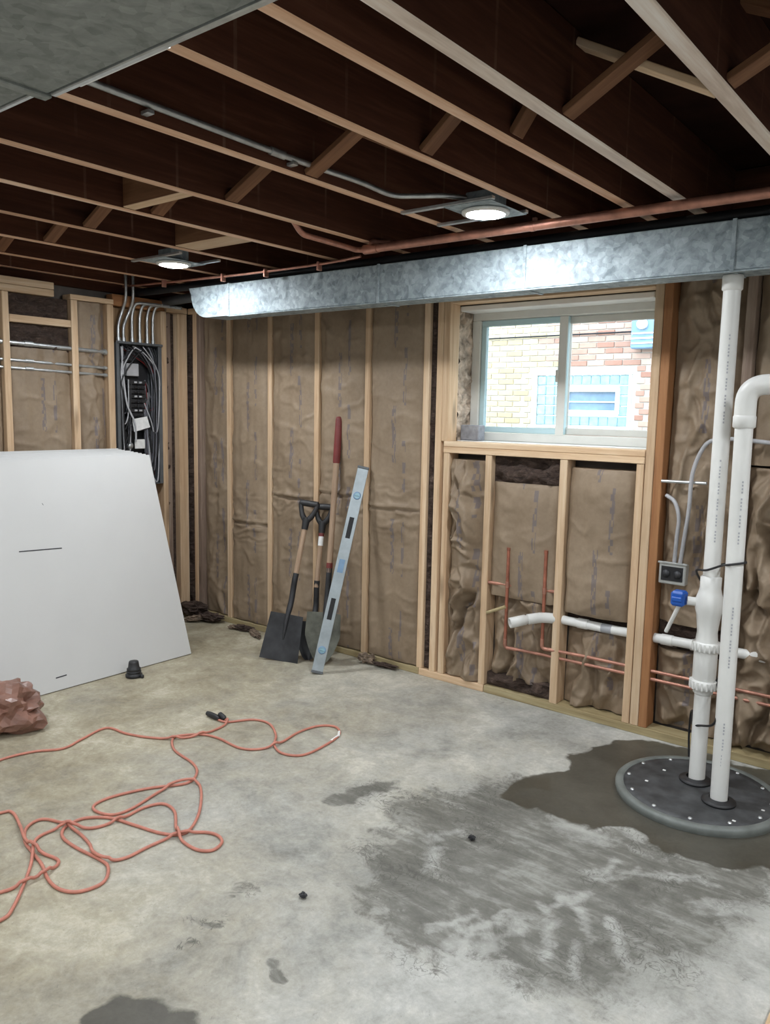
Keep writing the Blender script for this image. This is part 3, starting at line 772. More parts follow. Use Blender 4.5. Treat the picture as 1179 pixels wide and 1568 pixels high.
# ------------------------------------------------------------------ ducts
def wall_duct():
    d = empty('wall_duct', (2.6,-.37,1.953), 'long galvanised sheet metal duct hung along the window wall', 'duct')
    y0, y1, z0, z1 = -.45, -.29, 1.953, 2.126
    prof = []
    r = .135
    for k in range(9):
        a = math.pi + k/8*math.pi/2; prof.append((.62+r+r*math.cos(a), z0+r+r*math.sin(a)))
    prof = [(.60, z1)] + prof + [(.948, z0), (.948, z1)]
    n = len(prof); b = MB()
    b.add([(x, y0, z) for x, z in prof]+[(x, y1, z) for x, z in prof], [tuple(range(n)), tuple(range(2*n-1, n-1, -1))] + [(i, n+i, n+(i+1) % n, (i+1) % n) for i in range(n)])
    part(b, 'end_boot', 'galv', d)
    for a, c in ((.951, 2.022), (2.026, 2.80), (2.804, 3.62), (3.624, 5.9)):
        part(MB().cbox((a,y0,z0),(c,y1,z1),.003), 'duct_section', 'galv', d)
    for x in (.949, 2.024, 2.802, 3.622): part(MB().cbox((x-.007,y0-.004,z0-.004),(x+.007,y1+.004,z1+.003),.001), 'seam', 'galv', d)
    part(MB().cbox((.95,y0-.003,z0-.006),(5.9,y0+.012,z0-.0005),.001), 'bottom_flange', 'galv', d)
    for x in (.98, 2.10, 3.30, 4.6): part(MB().cbox((x,y1+.004,z1-.06),(x+.025,y1+.0055,H),.0005), 'hanger_strap', 'galv', d)
wall_duct()
def trunk():
    d = empty('trunk_duct', (3.0,-2.94,2.0), 'wide grey galvanised trunk duct hung under the joists', 'duct')
    y0, y1, z0, z1 = -3.25, -2.635, 2.0, H-.004
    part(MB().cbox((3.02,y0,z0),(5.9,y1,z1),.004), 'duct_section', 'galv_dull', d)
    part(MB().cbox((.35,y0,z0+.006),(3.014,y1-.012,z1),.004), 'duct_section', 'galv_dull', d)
    part(MB().cbox((3.006,y0-.004,z0-.006),(3.030,y1+.006,z1),.002), 'drive_slip', 'galv_dull', d)
    part(MB().cbox((3.032,y1+.0005,z0-.003),(5.9,y1+.012,z0+.018),.002), 'edge_flange', 'conduit', d)
    part(MB().cbox((.35,y1-.0115,z0+.004),(3.004,y1-.001,z0+.022),.002), 'edge_flange', 'conduit', d)
    part(MB().cbox((3.10,y1+.013,z0+.002),(3.36,y1+.022,z0+.016),.002), 'edge_clip', 'white', d)
trunk()
stub = MB(); stub.tube([(-.05,-.16,2.128),(.45,-.20,2.128),(1.0,-.22,2.120)], .030, 14)
tag(stub.build('grey_pipe','panelgrey'), 'grey round pipe running behind the duct end above the breaker panel', 'pipe')

# ------------------------------------------------------------------ pipes under the joists
def pipe_main():
    d = empty('copper_main', (3.0,-.56,2.17), 'thick copper water pipe along the duct top under the joists', 'pipe')
    part(MB().tube([(2.06,-.585,2.168),(3.0,-.585,2.166),(5.9,-.585,2.164)], .0185, 16), 'run', 'copper', d)
    e = MB(); e.tube(rounded([(2.075,-.585,2.168),(2.01,-.585,2.170),(2.01,-.70,2.173),(2.01,-.95,2.176),(2.01,-1.02,2.24),(2.01,-1.10,2.36)], .03), .0125, 12); part(e, 'branch', 'copper', d)
    e = MB(); e.tube([(2.05,-.585,2.168),(2.13,-.585,2.168)], .0215, 16); part(e, 'coupling', 'copper', d)
    e = MB(); e.tube(rounded([(2.09,-.585,2.17),(2.09,-.585,2.20),(2.09,-.46,2.215)], .02), .0125, 12); part(e, 'tee', 'copper', d)
    for x in (2.90, 4.3): part(MB().tube([(x,-.585,2.166),(x+.016,-.585,2.166)], .0202, 14).cbox((x,-.580,2.180),(x+.016,-.565,H),.001), 'hanger', 'copper', d)
pipe_main()
def thin_copper():
    d = empty('copper_tube', (1.0,-.50,2.17), 'thin copper tube clipped along the black pipe toward the corner', 'pipe')
    pts = [(-.08,-.44,2.192),(.10,-.46,2.184),(.40,-.49,2.170),(.80,-.505,2.158),(1.2,-.51,2.150),(1.7,-.515,2.148),(1.98,-.53,2.155)]
    part(MB().tube(catmull(pts, 6), .0065, 8), 'run', 'copper', d)
    for x, z in ((.45,2.168),(.98,2.155),(1.32,2.15),(1.70,2.148)):
        part(MB().cbox((x-.006,-.528,z-.030),(x+.006,-.498,z+.012),.002), 'clip', 'copper', d)
thin_copper()
bp = MB(); bp.tube([(-.08,-.36,2.160),(1.0,-.38,2.153),(5.9,-.38,2.153)], .024, 14)
tag(bp.build('black_gas_pipe','blackpipe'), 'black iron pipe running along the top of the wall duct', 'pipe')

# EMT conduit running down a joist to the light
def ceiling_conduit():
    d = empty('ceiling_conduit', (2.58,-1.6,2.23), 'bent steel conduit running along a joist to the ceiling light', 'conduit')
    pts = [(2.573,-3.2,2.245),(2.573,-2.3,2.24),(2.573,-1.6,2.232),(2.573,-1.25,2.236),(2.590,-1.08,2.224),(2.66,-1.02,2.222),(2.74,-.97,2.222),(2.80,-.90,2.220)]
    part(MB().tube(catmull(pts, 6), .0095, 10), 'run', 'conduit', d)
    for y in (-2.1, -1.56): part(MB().cbox((2.551,y-.010,2.212),(2.5845,y+.010,2.222),.001), 'strap', 'conduit', d)
    part(MB().tube([(2.573,-1.60,2.232),(2.573,-1.66,2.2325)], .013, 10), 'coupling', 'conduit', d)
ceiling_conduit()

# ------------------------------------------------------------------ ceiling lights
def led(x, y, ja, jb, label, shown=True):
    z = 2.168
    d = empty('ceiling_light', (x,y,z), label, 'ceiling light', None if shown else 'ceiling lights behind the camera')
    part(MB().lathe([(0,z-.004),(.060,z-.003),(.070,z+.001)], 28, Matrix.Translation((x,y,0)), caps=False).lathe([(.070,z+.001),(.072,z+.004),(0,z+.004)], 28, Matrix.Translation((x,y,0)), caps=False), 'lens', 'lens', d)
    part(MB().lathe([(.0725,z-.002),(.088,z+.002),(.090,z+.010),(.0,z+.012)], 28, Matrix.Translation((x,y,0)), caps=False), 'trim_ring', 'white', d)
    part(MB().cbox((x-.10,y-.13,z+.0125),(x+.10,y+.13,z+.0145),.0005), 'mounting_plate', 'galv', d)
    for yy in (y-.125, y+.115):
        part(MB().cbox((ja+.021,yy-.010,z+.015),(jb-.021,yy+.010,z+.026),.001), 'hanger_bar', 'conduit', d)
    part(MB().cbox((x-.055,y-.055,z+.0265),(x+.055,y+.055,z+.075),.003), 'driver_box', 'galv', d)
led(2.845, -.835, 2.53, 2.975, 'lit round ceiling light beside the bent conduit above the duct')
led(.955, -.82, .756, 1.20, 'lit round ceiling light near the corner above the breaker panel')
LB = 'unseen lit round ceiling light between joists away from the window wall'
for x, y, a, c in ((4.92,-.85,4.70,5.1), (4.92,-2.4,4.70,5.1), (3.645,-2.38,3.447,3.841), (1.42,-2.40,1.20,1.645), (1.42,-4.2,1.20,1.645), (3.2,-4.4,2.975,3.447), (4.92,-4.4,4.70,5.1), (2.75,-5.5,2.53,2.975)):  # third and fourth are added just out of frame to brighten the foreground
    led(x, y, a, c, LB, False)

# ------------------------------------------------------------------ left wall conduits and breaker panel
for z, r, lb in ((1.780,.0125,'thick steel conduit through the studs, topmost of three beside the panel'), (1.683,.0085,'thin steel conduit through the studs, middle one of three'), (1.639,.0085,'thin steel conduit through the studs, lowest of three')):
    d = empty('wall_conduit', (-.018,-1.2,z), lb, 'conduit')
    part(MB().tube([(-.018,-2.9,z+.03),(-.018,-1.24,z+.004),(-.018,-.60,z-.012)], r, 10), 'run', 'conduit', d)
    part(MB().tube([(-.018,-.628,z-.0115),(-.018,-.612,z-.0118)], r*1.5, 10), 'locknut', 'conduit', d)
    part(MB().tube([(-.018,-1.13,z+.003),(-.018,-1.08,z+.002)], r*1.3, 10), 'coupling', 'conduit', d)
def panel():
    y0, y1, z0, z1, x0, x1 = -.552, -.216, .93, 1.832, -.086, .003
    d = empty('breaker_panel', (x1,(y0+y1)/2,z0), 'open grey breaker panel full of tangled wires between studs', 'electrical panel')
    b = MB(); t = .003
    for lo, hi in (((x0,y0,z0),(x0+t,y1,z1)), ((x0,y0,z0),(x1,y0+t,z1)), ((x0,y1-t,z0),(x1,y1,z1)), ((x0,y0,z0),(x1,y1,z0+t)), ((x0,y0,z1-t),(x1,y1,z1))): b.box(lo, hi)
    b.cbox((x1-.002,y0-.004,z1-.003),(x1+.012,y1+.004,z1+.012),.002).cbox((x1-.004,y0+.0,z0),(x1+.002,y0+.022,z1),.001).cbox((x1-.004,y1-.026,z0),(x1+.002,y1,z1),.001)
    part(b, 'enclosure', 'panelgrey', d)
    part(MB().box((x0+.004,y0+.06,z0+.14),(x0+.018,y1-.06,z1-.10)), 'back_plate', 'paneldark', d)
    yc = (y0+y1)/2
    for k in range(11):
        z = z1-.24-k*.030
        for s in (-1, 1):
            bk = part(MB().cbox((x0+.019,yc+s*.034-.032,z-.013),(x0+.062,yc+s*.034+.032,z+.013),.003), 'breaker', 'blackplastic', d)
            tg = MB().cbox((x0+.0625,yc+s*.018-.010,z-.006),(x0+.071,yc+s*.018+.010,z+.006),.002); o = part(tg, 'toggle', 'wire_k' if k % 3 else 'wire_w', d); o.parent = bk
    part(MB().cbox((x0+.02,yc-.07,z1-.20),(x0+.05,yc+.02,z1-.12),.003), 'main_lug', 'wire_w', d)
    part(MB().cbox((x0+.02,y1-.075,z0+.30),(x0+.035,y1-.060,z1-.30),.002), 'neutral_bar', 'conduit', d)
    part(MB().add([(x1-.012,yc-.040,1.275),(x1-.006,yc+.075,1.305),(x1-.010,yc+.055,1.375),(x1-.018,yc-.050,1.355),(x1-.016,yc-.040,1.275),(x1-.010,yc+.075,1.305),(x1-.014,yc+.055,1.375),(x1-.022,yc-.050,1.355)], [(0,1,2,3),(7,6,5,4),(0,4,5,1),(1,5,6,2),(2,6,7,3),(3,7,4,0)]), 'label_card', 'paper', d)
    part(MB().cbox((x1-.030,yc-.030,1.165),(x1-.022,yc+.045,1.225),.002), 'label_card', 'paper', d)
    part(MB().lathe([(0,0),(.022,0),(.024,.01),(.012,.02),(0,.02)], 12, Matrix.Translation((x1-.035,yc-.065,1.185)) @ Matrix.Rotation(math.pi/2, 4, 'Y'), caps=False), 'ground_clamp', 'conduit', d)
    rr = random.Random(11)
    for i in range(34):
        side = 1 if i % 3 else -1
        ys = y0+.03+rr.random()*(y1-y0-.06); zt = z1-.01
        ye = yc+side*(.045+rr.random()*.03); ze = z1-.22-rr.random()*.36
        edge = y1-.018-rr.random()*.045 if side > 0 else y0+.018+rr.random()*.045
        zl = max(z0+.05, ze - .05 - rr.random()*.42)
        xx = x0+.045+rr.random()*.045
        pts = [(xx-.02, ys, zt), (xx, (ys+edge)/2, zt-.05-rr.random()*.03), (xx, edge, zt-.14-rr.random()*.08), (xx+.006, edge+.012*(rr.random()-.5), (zt+zl)/2), (xx, edge-side*.01, zl), (xx-.01, edge-side*.035, zl-.02), (xx-.01, edge-side*.055, zl+.05), (x0+.060, ye, ze)]
        part(MB().tube(catmull(pts, 5), .0032+.0015*rr.random(), 6), 'wire', rr.choice(['wire_k','wire_k','wire_k','wire_g','wire_g','wire_k','wire_w','wire_k','wire_k','wire_g','wire_r']), d)
    part(MB().tube(catmull([(x1-.02,y0+.05,z1-.02),(x1-.012,y0+.055,z1-.2),(x1-.008,y0+.075,z1-.38),(x1-.006,yc-.04,z1-.50),(x1-.012,yc-.03,z1-.62)], 6), .006, 8), 'wire', 'wire_w', d)
    part(MB().tube(catmull([(x1-.02,y0+.03,z1-.02),(x1-.012,y0+.032,z1-.4),(x1-.012,y0+.045,z0+.2),(x1-.012,y0+.03,z0+.02)], 6), .0055, 8), 'wire', 'wire_k', d)
panel()
GC = 'steel conduits rising out of the breaker panel top'
for i, (yb, yt, zt) in enumerate(((-.516,-.486,2.30),(-.478,-.434,2.30),(-.416,-.375,2.118),(-.359,-.322,2.118),(-.304,-.270,2.118),(-.260,-.225,2.118))):
    d = empty('panel_conduit', (-.025,yb,1.845), ('steel conduit rising into the joists, first one from the stud beside the kraft batt', 'steel conduit rising into the joists, second one from the stud beside the kraft batt', 'curved steel conduit, third of six rising from the breaker panel', 'curved steel conduit, fourth of six rising from the breaker panel', 'curved steel conduit, fifth of six rising from the breaker panel', 'curved steel conduit, last of six, nearest the corner of the walls')[i], 'conduit', GC)
    if i < 2: pts = [(-.025,yb,1.846),(-.025,yb,1.93),(-.025,(yb+yt)/2,1.99),(-.012,yt,2.05),(.02,yt,2.12),(.02,yt,zt)]
    else: pts = [(-.025,yb,1.846),(-.025,yb,1.96),(-.022,yb+.004,2.03),(.0,yb+.02,2.085),(.06,yt+.03,2.085),(.14,yt+.07,2.075)]
    part(MB().tube(catmull(pts, 6), .0098, 10), 'run', 'conduit', d)
    part(MB().tube([(-.025,yb,1.8455),(-.025,yb,1.868)], .0135, 10), 'connector', 'conduit', d)

# ------------------------------------------------------------------ stack of white sheets leaning on the wall
def sheets():
    n = 9; rr = random.Random(5)
    for i in range(n):
        t = i/(n-1)
        xb = .785-.40*t; xt = .405-.315*t; z = math.sqrt(1.21**2-(xb-xt)**2)
        d = -.603 + .012*(rr.random()-.5)*(i > 0) - .01*t; th = .0125
        bx = (xb, d, .0); top = (xt, d, z)
        m = axis_frame((xb-.002, d-1.22, .004), (xt, d-1.22, z+.004), (1, 0, .2)) @ Matrix.Rotation(math.radians(0), 4, 'Z')
        b = MB().cbox((-1.22,0,0),(1.22,th,1.21),.002)
        o = b.build('wall_sheet', 'foam'); o.matrix_world = m
        if i == 0:
            tag(o, 'white rigid sheet with pencil marks, foremost of the leaning stack', 'sheet')
            for (u0,u1,v0,v1) in ((.33,.56,.716,.726),(.39,.45,.063,.061),(.50,.506,.955,.965)):
                q = MB().add([(u0,-.0008,v1),(u1,-.0008,v0),(u1,-.0008,v0+.006),(u0,-.0008,v1+.006)], [(0,1,2,3)])
                mk = q.build('pencil_mark', 'marker'); mk.parent = o
        else: tag(o, 'white rigid sheet in the leaning stack behind the foremost one', 'sheet', 'white sheets stacked behind the front one')
sheets()

# ------------------------------------------------------------------ tools against the wall
def blade(mb, w0, w1, h, z0, curve, point, thick=.003, n=12, m=14, lip=0.0):
    """shovel blade: local z from z0 (tip) up, -Y front"""
    F = np.zeros((m, n, 3)); 
    for i in range(m):
        t = i/(m-1); z = z0+t*h; w = w0+(w1-w0)*t
        if point: w = w*min(1, (t+.02)**.55*1.35 if t < .6 else 1.0)
        for j in range(n):
            u = j/(n-1)*2-1
            F[i, j] = (u*w/2, -curve*u*u + .02*(1-t)*0 + .035*t*t*0, z)
    Bk = F.copy(); Bk[..., 1] += thick
    mb.grid(F, True); mb.grid(Bk, True, flip=True)
    for ed in ((F[0], Bk[0]), (F[-1], Bk[-1]), (F[:, 0], Bk[:, 0]), (F[:, -1], Bk[:, -1])): mb.grid(np.stack(ed, 0), False)
def place(mb, name, mat, root): o = mb.build(name, mat, None); o.parent = root; return o
def tool_root(name, p0, p1, front, label, cat):
    o = bpy.data.objects.new(name, None); o.matrix_world = axis_frame(p0, p1, front); link(o); tag(o, label, cat); return o
CAM = (4.46, -3.44, 0)
def dshovel(p0, p1, mats, label, square, w0, w1, bh, neck, sticker=False, front=(.45,-1,0)):
    ln = (Vector(p1)-Vector(p0)).length
    r = tool_root('shovel', p0, p1, front, label, 'shovel')
    b = MB(); blade(b, w0, w1, bh, 0, .016 if square else .03, not square); place(b, 'blade', mats[0], r)
    b = MB(); b.tube(catmull([(0,.004,bh*.45),(0,-.004,bh*.75),(0,-.004+neck*.4,bh),(0,neck,bh+.08),(0,neck*.5,bh+.19),(0,.012,bh+.24)], 5), [.006+.0115*min(1, k/12) for k in range(26)], 10); place(b, 'socket', 'blacksteel', r)
    b = MB(); b.tube([(0,.012,bh+.20),(0,.012,ln-.13)], .0155, 12); place(b, 'shaft', 'shaft_z', r)
    b = MB()
    b.tube([(0,.012,ln-.17),(0,.012,ln-.10)], [.019,.024], 12)
    for s in (-1, 1): b.tube(catmull([(s*.006,.012,ln-.115),(s*.030,.012,ln-.085),(s*.048,.012,ln-.035),(s*.049,.012,ln-.010)], 4), [.017]*5+[.015]*8, 8)
    b.tube([(-.054,.012,ln-.014),(.054,.012,ln-.014)], .019, 12)
    place(b, 'd_handle', 'blackplastic', r)
    if sticker:
        b = MB(); b.tube([(0,.012,ln-.245),(0,.012,ln-.19)], .0162, 12); place(b, 'sticker', 'paper', r)
        b = MB(); b.tube([(0,.012,ln-.19),(0,.012,ln-.171)], .0164, 12); place(b, 'red_band', 'redgrip', r)
    return r
dshovel((1.255,-.350,.002), (1.228,-.082,.905), ('blacksteel',), 'square black shovel with wooden shaft and black grip leaning on a stud', True, .235, .20, .27, .018)
dshovel((1.372,-.225,.002), (1.298,-.032,.888), ('blacksteel',), 'dark short shovel with white sticker on its shaft, behind the square shovel', False, .17, .14, .22, .035, True)
def long_shovel():
    p0, p1 = (1.470,-.215,.002), (1.398,-.020,1.405); ln = (Vector(p1)-Vector(p0)).length
    r = tool_root('long_shovel', p0, p1, (.45,-1,0), 'long shovel with red grip and grey round blade behind the level', 'shovel')
    b = MB(); blade(b, .225, .20, .29, 0, .035, True); place(b, 'blade', 'wornsteel', r)
    b = MB(); b.tube(catmull([(0,.006,.12),(0,-.004,.24),(0,.006,.32),(0,.012,.44),(0,.012,.545)], 5), [.006+.012*min(1, k/9) for k in range(21)], 10); place(b, 'socket', 'blacksteel', r)
    b = MB(); b.tube([(0,.012,.52),(0,.012,ln-.25)], .0175, 12); place(b, 'shaft', 'shaft_z', r)
    b = MB(); b.tube([(0,.012,.545),(0,.012,.575)], .0188, 12); place(b, 'red_band', 'redgrip', r)
    b = MB(); b.tube([(0,.012,ln-.27),(0,.012,ln-.262),(0,.012,ln-.02),(0,.012,ln-.004),(0,.012,ln)], [.0185,.021,.021,.018,.008], 14); place(b, 'grip', 'redgrip', r)
long_shovel()
def level():
    p0, p1 = (1.571,-.368,.004), (1.600,-.031,1.128); ln = (Vector(p1)-Vector(p0)).length
    r = tool_root('spirit_level', p0, p1, (.62,-.78,0), 'long aluminium spirit level leaning against a stud beside the shovels', 'level')
    w = .031; t = .013
    place(MB().cbox((-w,-t,.014),(w,t,ln-.014),.002), 'body', 'alum', r)
    for z in (0, ln-.0145): place(MB().cbox((-w-.002,-t-.002,z),(w+.002,t+.002,z+.0145),.003), 'end_cap', 'panelgrey', r)
    for z0, z1 in ((.30,.42),(.76,.88)): place(MB().cbox((-.013,-t-.0012,z0),(.013,-t+.001,z1),.0008), 'hand_slot', 'darkslot', r)
    for z in (.13, ln-.17):
        T = Matrix.Translation((0,-t-.001,z)) @ Matrix.Rotation(math.pi/2, 4, 'X')
        o = place(MB().lathe([(.022,0),(.022,.002),(.016,.002)], 20, T, caps=False), 'vial_ring', 'hvac', r)
        g = MB().lathe([(0,.0012),(.016,.0012)], 20, T, caps=False).build('vial', 'vial', None); g.parent = o
        g = MB().tube([(-.014,-t-.0035,z),(.014,-t-.0035,z)], .003, 8).build('vial_tube', 'vial', None); g.parent = o
    place(MB().cbox((-.016,-t-.001,.565),(.016,-t+.0005,.64),.0005), 'maker_mark', 'hvac', r)
level()

# ------------------------------------------------------------------ sump: lid, pipes, valve
def sump():
    cx, cy = 3.63, -.43
    d = empty('sump_cover', (cx,cy,0), 'round black sump pit lid with grey rim on the wet floor', 'sump lid')
    T = Matrix.Translation((cx,cy,0))
    part(MB().lathe([(.300,.0),(.303,.010),(.303,.024),(.297,.030),(.276,.031),(.272,.027)], 56, T, caps=False), 'rim', 'lidrim', d)
    part(MB().lathe([(.274,.020),(.272,.0285),(.24,.030),(.0,.030)], 48, T, caps=False), 'cover', 'lidgrey', d)
    for k in range(12):
        a = k*math.pi/6+.2; part(MB().lathe([(0,.036),(.006,.0355),(.008,.031)], 10, T @ Matrix.Translation((.255*math.cos(a),.255*math.sin(a),0)), caps=False), 'bolt', 'conduit', d)
    for x, y in ((3.60,-.365),(3.722,-.485)):
        part(MB().lathe([(.034,.0305),(.060,.031),(.060,.038),(.046,.042),(.034,.048)], 28, Matrix.Translation((x,y,0)), caps=False), 'grommet', 'blackplastic', d)
    for (x, y) in ((3.45,-.50),(3.47,-.36),(3.86,-.45),(3.80,-.60)):
        part(MB().cbox((x,y,.0302),(x+.012,y+.008,.033),.001), 'chip', 'white', d)
sump()
def prints(mb_parent, x, y, r, zs, ang):
    for z0, z1 in zs:
        b = MB(); k = 3
        for s in range(int((z1-z0)/.012)):
            if s % 5 == 4: continue
            zz = z0+s*.012
            pts = []
            for j in range(k+1):
                a = ang + (j-k/2)*.055; pts.append((x+(r+.0006)*math.cos(a), y+(r+.0006)*math.sin(a)))
            vs = [(p[0], p[1], zz) for p in pts]+[(p[0], p[1], zz+.007) for p in pts]
            b.add(vs, [(j, j+1, k+2+j, k+1+j) for j in range(k)])
        part(b, 'print', 'pvc_print', mb_parent)['kind'] = 'stuff'
ANG = math.atan2(-3.44+.42, 4.46-3.65)
def pipe_one():
    x, y = 3.605, -.365
    d = empty('sump_pipe', (x,y,.03), 'straight white plastic sump pipe with check valve rising to the duct', 'pipe')
    part(MB().tube([(x,y,.031),(x,y,.40)], .0302, 20), 'lower_pipe', 'pvc', d)
    part(MB().tube([(x,y,.80),(x,y,1.93)], .0302, 20), 'upper_pipe', 'pvc', d)
    part(MB().lathe([(.0305,1.895),(.036,1.90),(.036,1.945),(.034,1.951),(.0,1.951)], 24, Matrix.Translation((x,y,0)), caps=False), 'top_coupling', 'pvc', d)
    prints(d, x, y, .0302, ((.98,1.30),(1.42,1.75)), ANG+.1)
    v = part(MB().lathe([(.031,.385),(.037,.392),(.038,.44),(.043,.45),(.043,.56),(.040,.60),(.037,.63),(.040,.66),(.045,.70),(.051,.72),(.051,.755),(.043,.78),(.038,.80),(.038,.842),(.031,.848)], 28, Matrix.Translation((x,y,0)), caps=False), 'check_valve', 'pvc', d)
    for z in (.425, .575):
        b = MB(); b.lathe([(.040,z-.018),(.049,z-.016),(.049,z+.016),(.040,z+.018)], 28, Matrix.Translation((x,y,0)), caps=False)
        for k in range(18):
            a = k*2*math.pi/18; T = Matrix.Translation((x,y,0)) @ Matrix.Rotation(a, 4, 'Z'); b.box((.047,-.003,z-.015), (.053,.003,z+.015), T)
        o = part(b, 'union_nut', 'pvc', d); o.parent = v
    b = MB(); b.tube([(x-.035,y-.01,.742),(x-.075,y-.03,.745)], .017, 14); part(b, 'side_port', 'pvc', d)
    hb = MB().cbox((x-.128,y-.062,.722),(x-.076,y-.010,.780),.008).cbox((x-.122,y-.070,.742),(x-.082,y-.004,.760),.003); part(hb, 'blue_cap', 'blue', d)
pipe_one()
def pipe_two():
    x, y = 3.722, -.485
    d = empty('elbow_pipe', (x,y,.03), 'white plastic pipe rising from the sump lid and turning at an elbow', 'pipe')
    part(MB().tube([(x,y,.031),(x-.012,y+.004,1.44)], .0302, 20), 'riser', 'pvc', d)
    x2, y2 = x-.012, y+.004
    el = rounded([(x2,y2,1.425),(x2,y2,1.555),(x2+.19,y2+.02,1.560)], .095, 10)
    part(MB().tube(el, .0355, 20), 'elbow', 'pvc', d)
    part(MB().tube([(x2+.155,y2+.016,1.559),(4.6,y2+.10,1.585),(5.98,y2+.20,1.61)], .0302, 20), 'run', 'pvc', d)
    part(MB().lathe([(.031,1.405),(.038,1.41),(.038,1.445),(.0355,1.45)], 24, Matrix.Translation((x2,y2,0)), caps=False), 'elbow_hub', 'pvc', d)
    prints(d, x-.003, y+.001, .0303, ((.18,.36),(.55,.80),(1.0,1.25)), ANG+.05)
pipe_two()
cb = MB().tube(catmull([(3.50,-.12,.004),(3.49,-.11,.10),(3.50,-.14,.21),(3.54,-.25,.262),(3.572,-.36,.255),(3.62,-.412,.275),(3.69,-.50,.33),(3.69,-.45,.40),(3.64,-.33,.45)], 7), .0045, 8)
tag(cb.build('pump_cord','wire_k'), 'black pump cord looped around the two white pipes', 'cord')
cb = MB().tube(catmull([(3.56,-.31,.80),(3.55,-.37,.86),(3.60,-.410,.875),(3.66,-.44,.905),(3.705,-.520,.925),(3.752,-.49,.935),(3.72,-.445,.93),(3.62,-.33,.885),(3.565,-.345,.86)], 7), .0042, 8)
tag(cb.build('float_cord','wire_k'), 'black cord tied around the pipes above the check valve', 'cord')
tg_ = MB().tube([(3.448,-.36,.60),(3.505,-.395,.728)], .008, 10)
tag(tg_.build('white_plug_stick','pvc'), 'short white plastic stick hanging from the blue cap', 'plastic stick')

# outlet box and cables in the bay beside the post
def outlet():
    d = empty('outlet_box', (3.342,-.01,.715), 'grey metal outlet box with open black front beside the dark post', 'outlet box')
    part(MB().cbox((3.285,-.014,.716),(3.400,.03,.808),.004), 'box', 'boxmetal', d)
    part(MB().cbox((3.296,-.0165,.732),(3.389,-.0142,.795),.0008), 'opening', 'darkslot', d)
    for x in (3.318, 3.367): part(MB().lathe([(0,0),(.017,0),(.017,.004),(0,.006)], 16, Matrix.Translation((x,-.0167,.763)) @ Matrix.Rotation(math.pi/2, 4, 'X'), caps=False), 'receptacle', 'blacksteel', d)
    part(MB().cbox((3.280,-.018,.806),(3.405,-.004,.814),.001), 'plaster_ring', 'boxmetal', d)
outlet()
cab = MB().tube(catmull([(3.345,.0,.814),(3.352,-.012,.92),(3.356,-.014,1.01),(3.330,.0,1.075),(3.285,.02,1.10)], 7), .0088, 8)
tag(cab.build('armoured_cable','wire_w'), 'short pale cable curving from the outlet box into the post', 'cable')
cab = MB().tube(catmull([(3.370,.0,.814),(3.385,-.014,.93),(3.397,-.018,1.05),(3.402,-.02,1.20),(3.432,-.02,1.30),(3.472,-.02,1.345),(3.56,-.02,1.355),(3.70,-.02,1.345),(3.95,-.02,1.33)], 7), .0088, 8)
tag(cab.build('armoured_cable','wire_w'), 'long pale cable rising from the outlet box and bending behind the pipes', 'cable')
br = MB().tube([(3.27,-.008,1.163),(3.46,-.008,1.166)], .007, 8)
tag(br.build('conduit_stub','conduit'), 'short steel conduit stub across the bay above the outlet box', 'conduit')

# ------------------------------------------------------------------ plumbing in the window wall
def riser(x, zb, zt, label, run_z):
    d = empty('copper_riser', (x,-.012,zb), label, 'pipe')
    y = -.004
    part(MB().tube([(x,y,zb),(x,y,zt)], .0082, 10), 'riser', 'copper_dull', d)
    part(MB().tube([(x,y,zt-.012),(x,y,zt+.003)], .0098, 10), 'cap', 'copper_dull', d)
    part(MB().tube(rounded([(x,y,zb+.03),(x,y,run_z),(x+.06,y+.012,run_z)], .02), .0095, 10), 'elbow', 'copper', d)
    part(MB().tube([(x+.045,y+.010,run_z),(x+.2,.016,run_z+.001),(5.9,.020,run_z+.008)], .0078, 10), 'run', 'copper', d)
    part(MB().tube([(x,y,.575),(x,y,.605)], .0105, 10), 'tee', 'copper', d)
riser(2.530, .282, .775, 'dull copper riser nearer the narrow bay, feeding the lower pipe run', .264)
riser(2.735, .322, .786, 'dull copper riser beside the open drain, feeding the upper pipe run', .302)
tag(MB().tube([(2.412,.012,.582),(2.60,.012,.586),(2.782,.012,.590)], .0085, 10).build('copper_crossbar','copper'), 'short copper pipe crossing behind the two copper risers', 'pipe')
tag(MB().tube([(2.415,.0,.425),(2.530,-.016,.478)], .0085, 8).build('copper_branch','treated_x'), 'pale short pipe slanting up to the left copper riser', 'pipe')
def drain():
    d = empty('drain_pipe', (2.9,.04,.455), 'white plastic drain pipe with open stub crossing the bays below the window', 'pipe')
    part(MB().tube([(2.77,.030,.455),(2.83,.034,.455),(3.05,.036,.452),(3.74,.036,.458)], .0215, 16), 'run', 'pvc', d)
    a, c = Vector((2.715,-.035,.460)), Vector((2.625,-.135,.436))
    dirv = (c-a).normalized(); m = axis_frame(a, c, (0, 0, 1)); ln = (c-a).length
    b = MB(); b.lathe([(.0215,-.02),(.0215,ln*.4),(.0255,ln*.42),(.0255,ln),(.0205,ln),(.0205,ln*.5),(.0,ln*.5)], 20, m, caps=False); part(b, 'open_stub', 'pvc', d)
    part(MB().tube(rounded([(2.685,-.068,.452),(2.735,-.012,.460),(2.80,.033,.455)], .03), .0255, 16), 'elbow', 'pvc', d)
    part(MB().lathe([(0,ln*.5+.001),(.020,ln*.5+.001)], 18, m, caps=False), 'bore', 'darkslot', d)
    for x in (2.90, 3.30, 3.43): part(MB().tube([(x,.0355,.454),(x+.05,.0357,.454)], .0245, 16), 'coupling', 'pvc', d)
    part(MB().tube([(3.02,.0359,.4523),(3.07,.036,.4525)], .0222, 16), 'purple_primer', 'pvc_print', d)
drain()
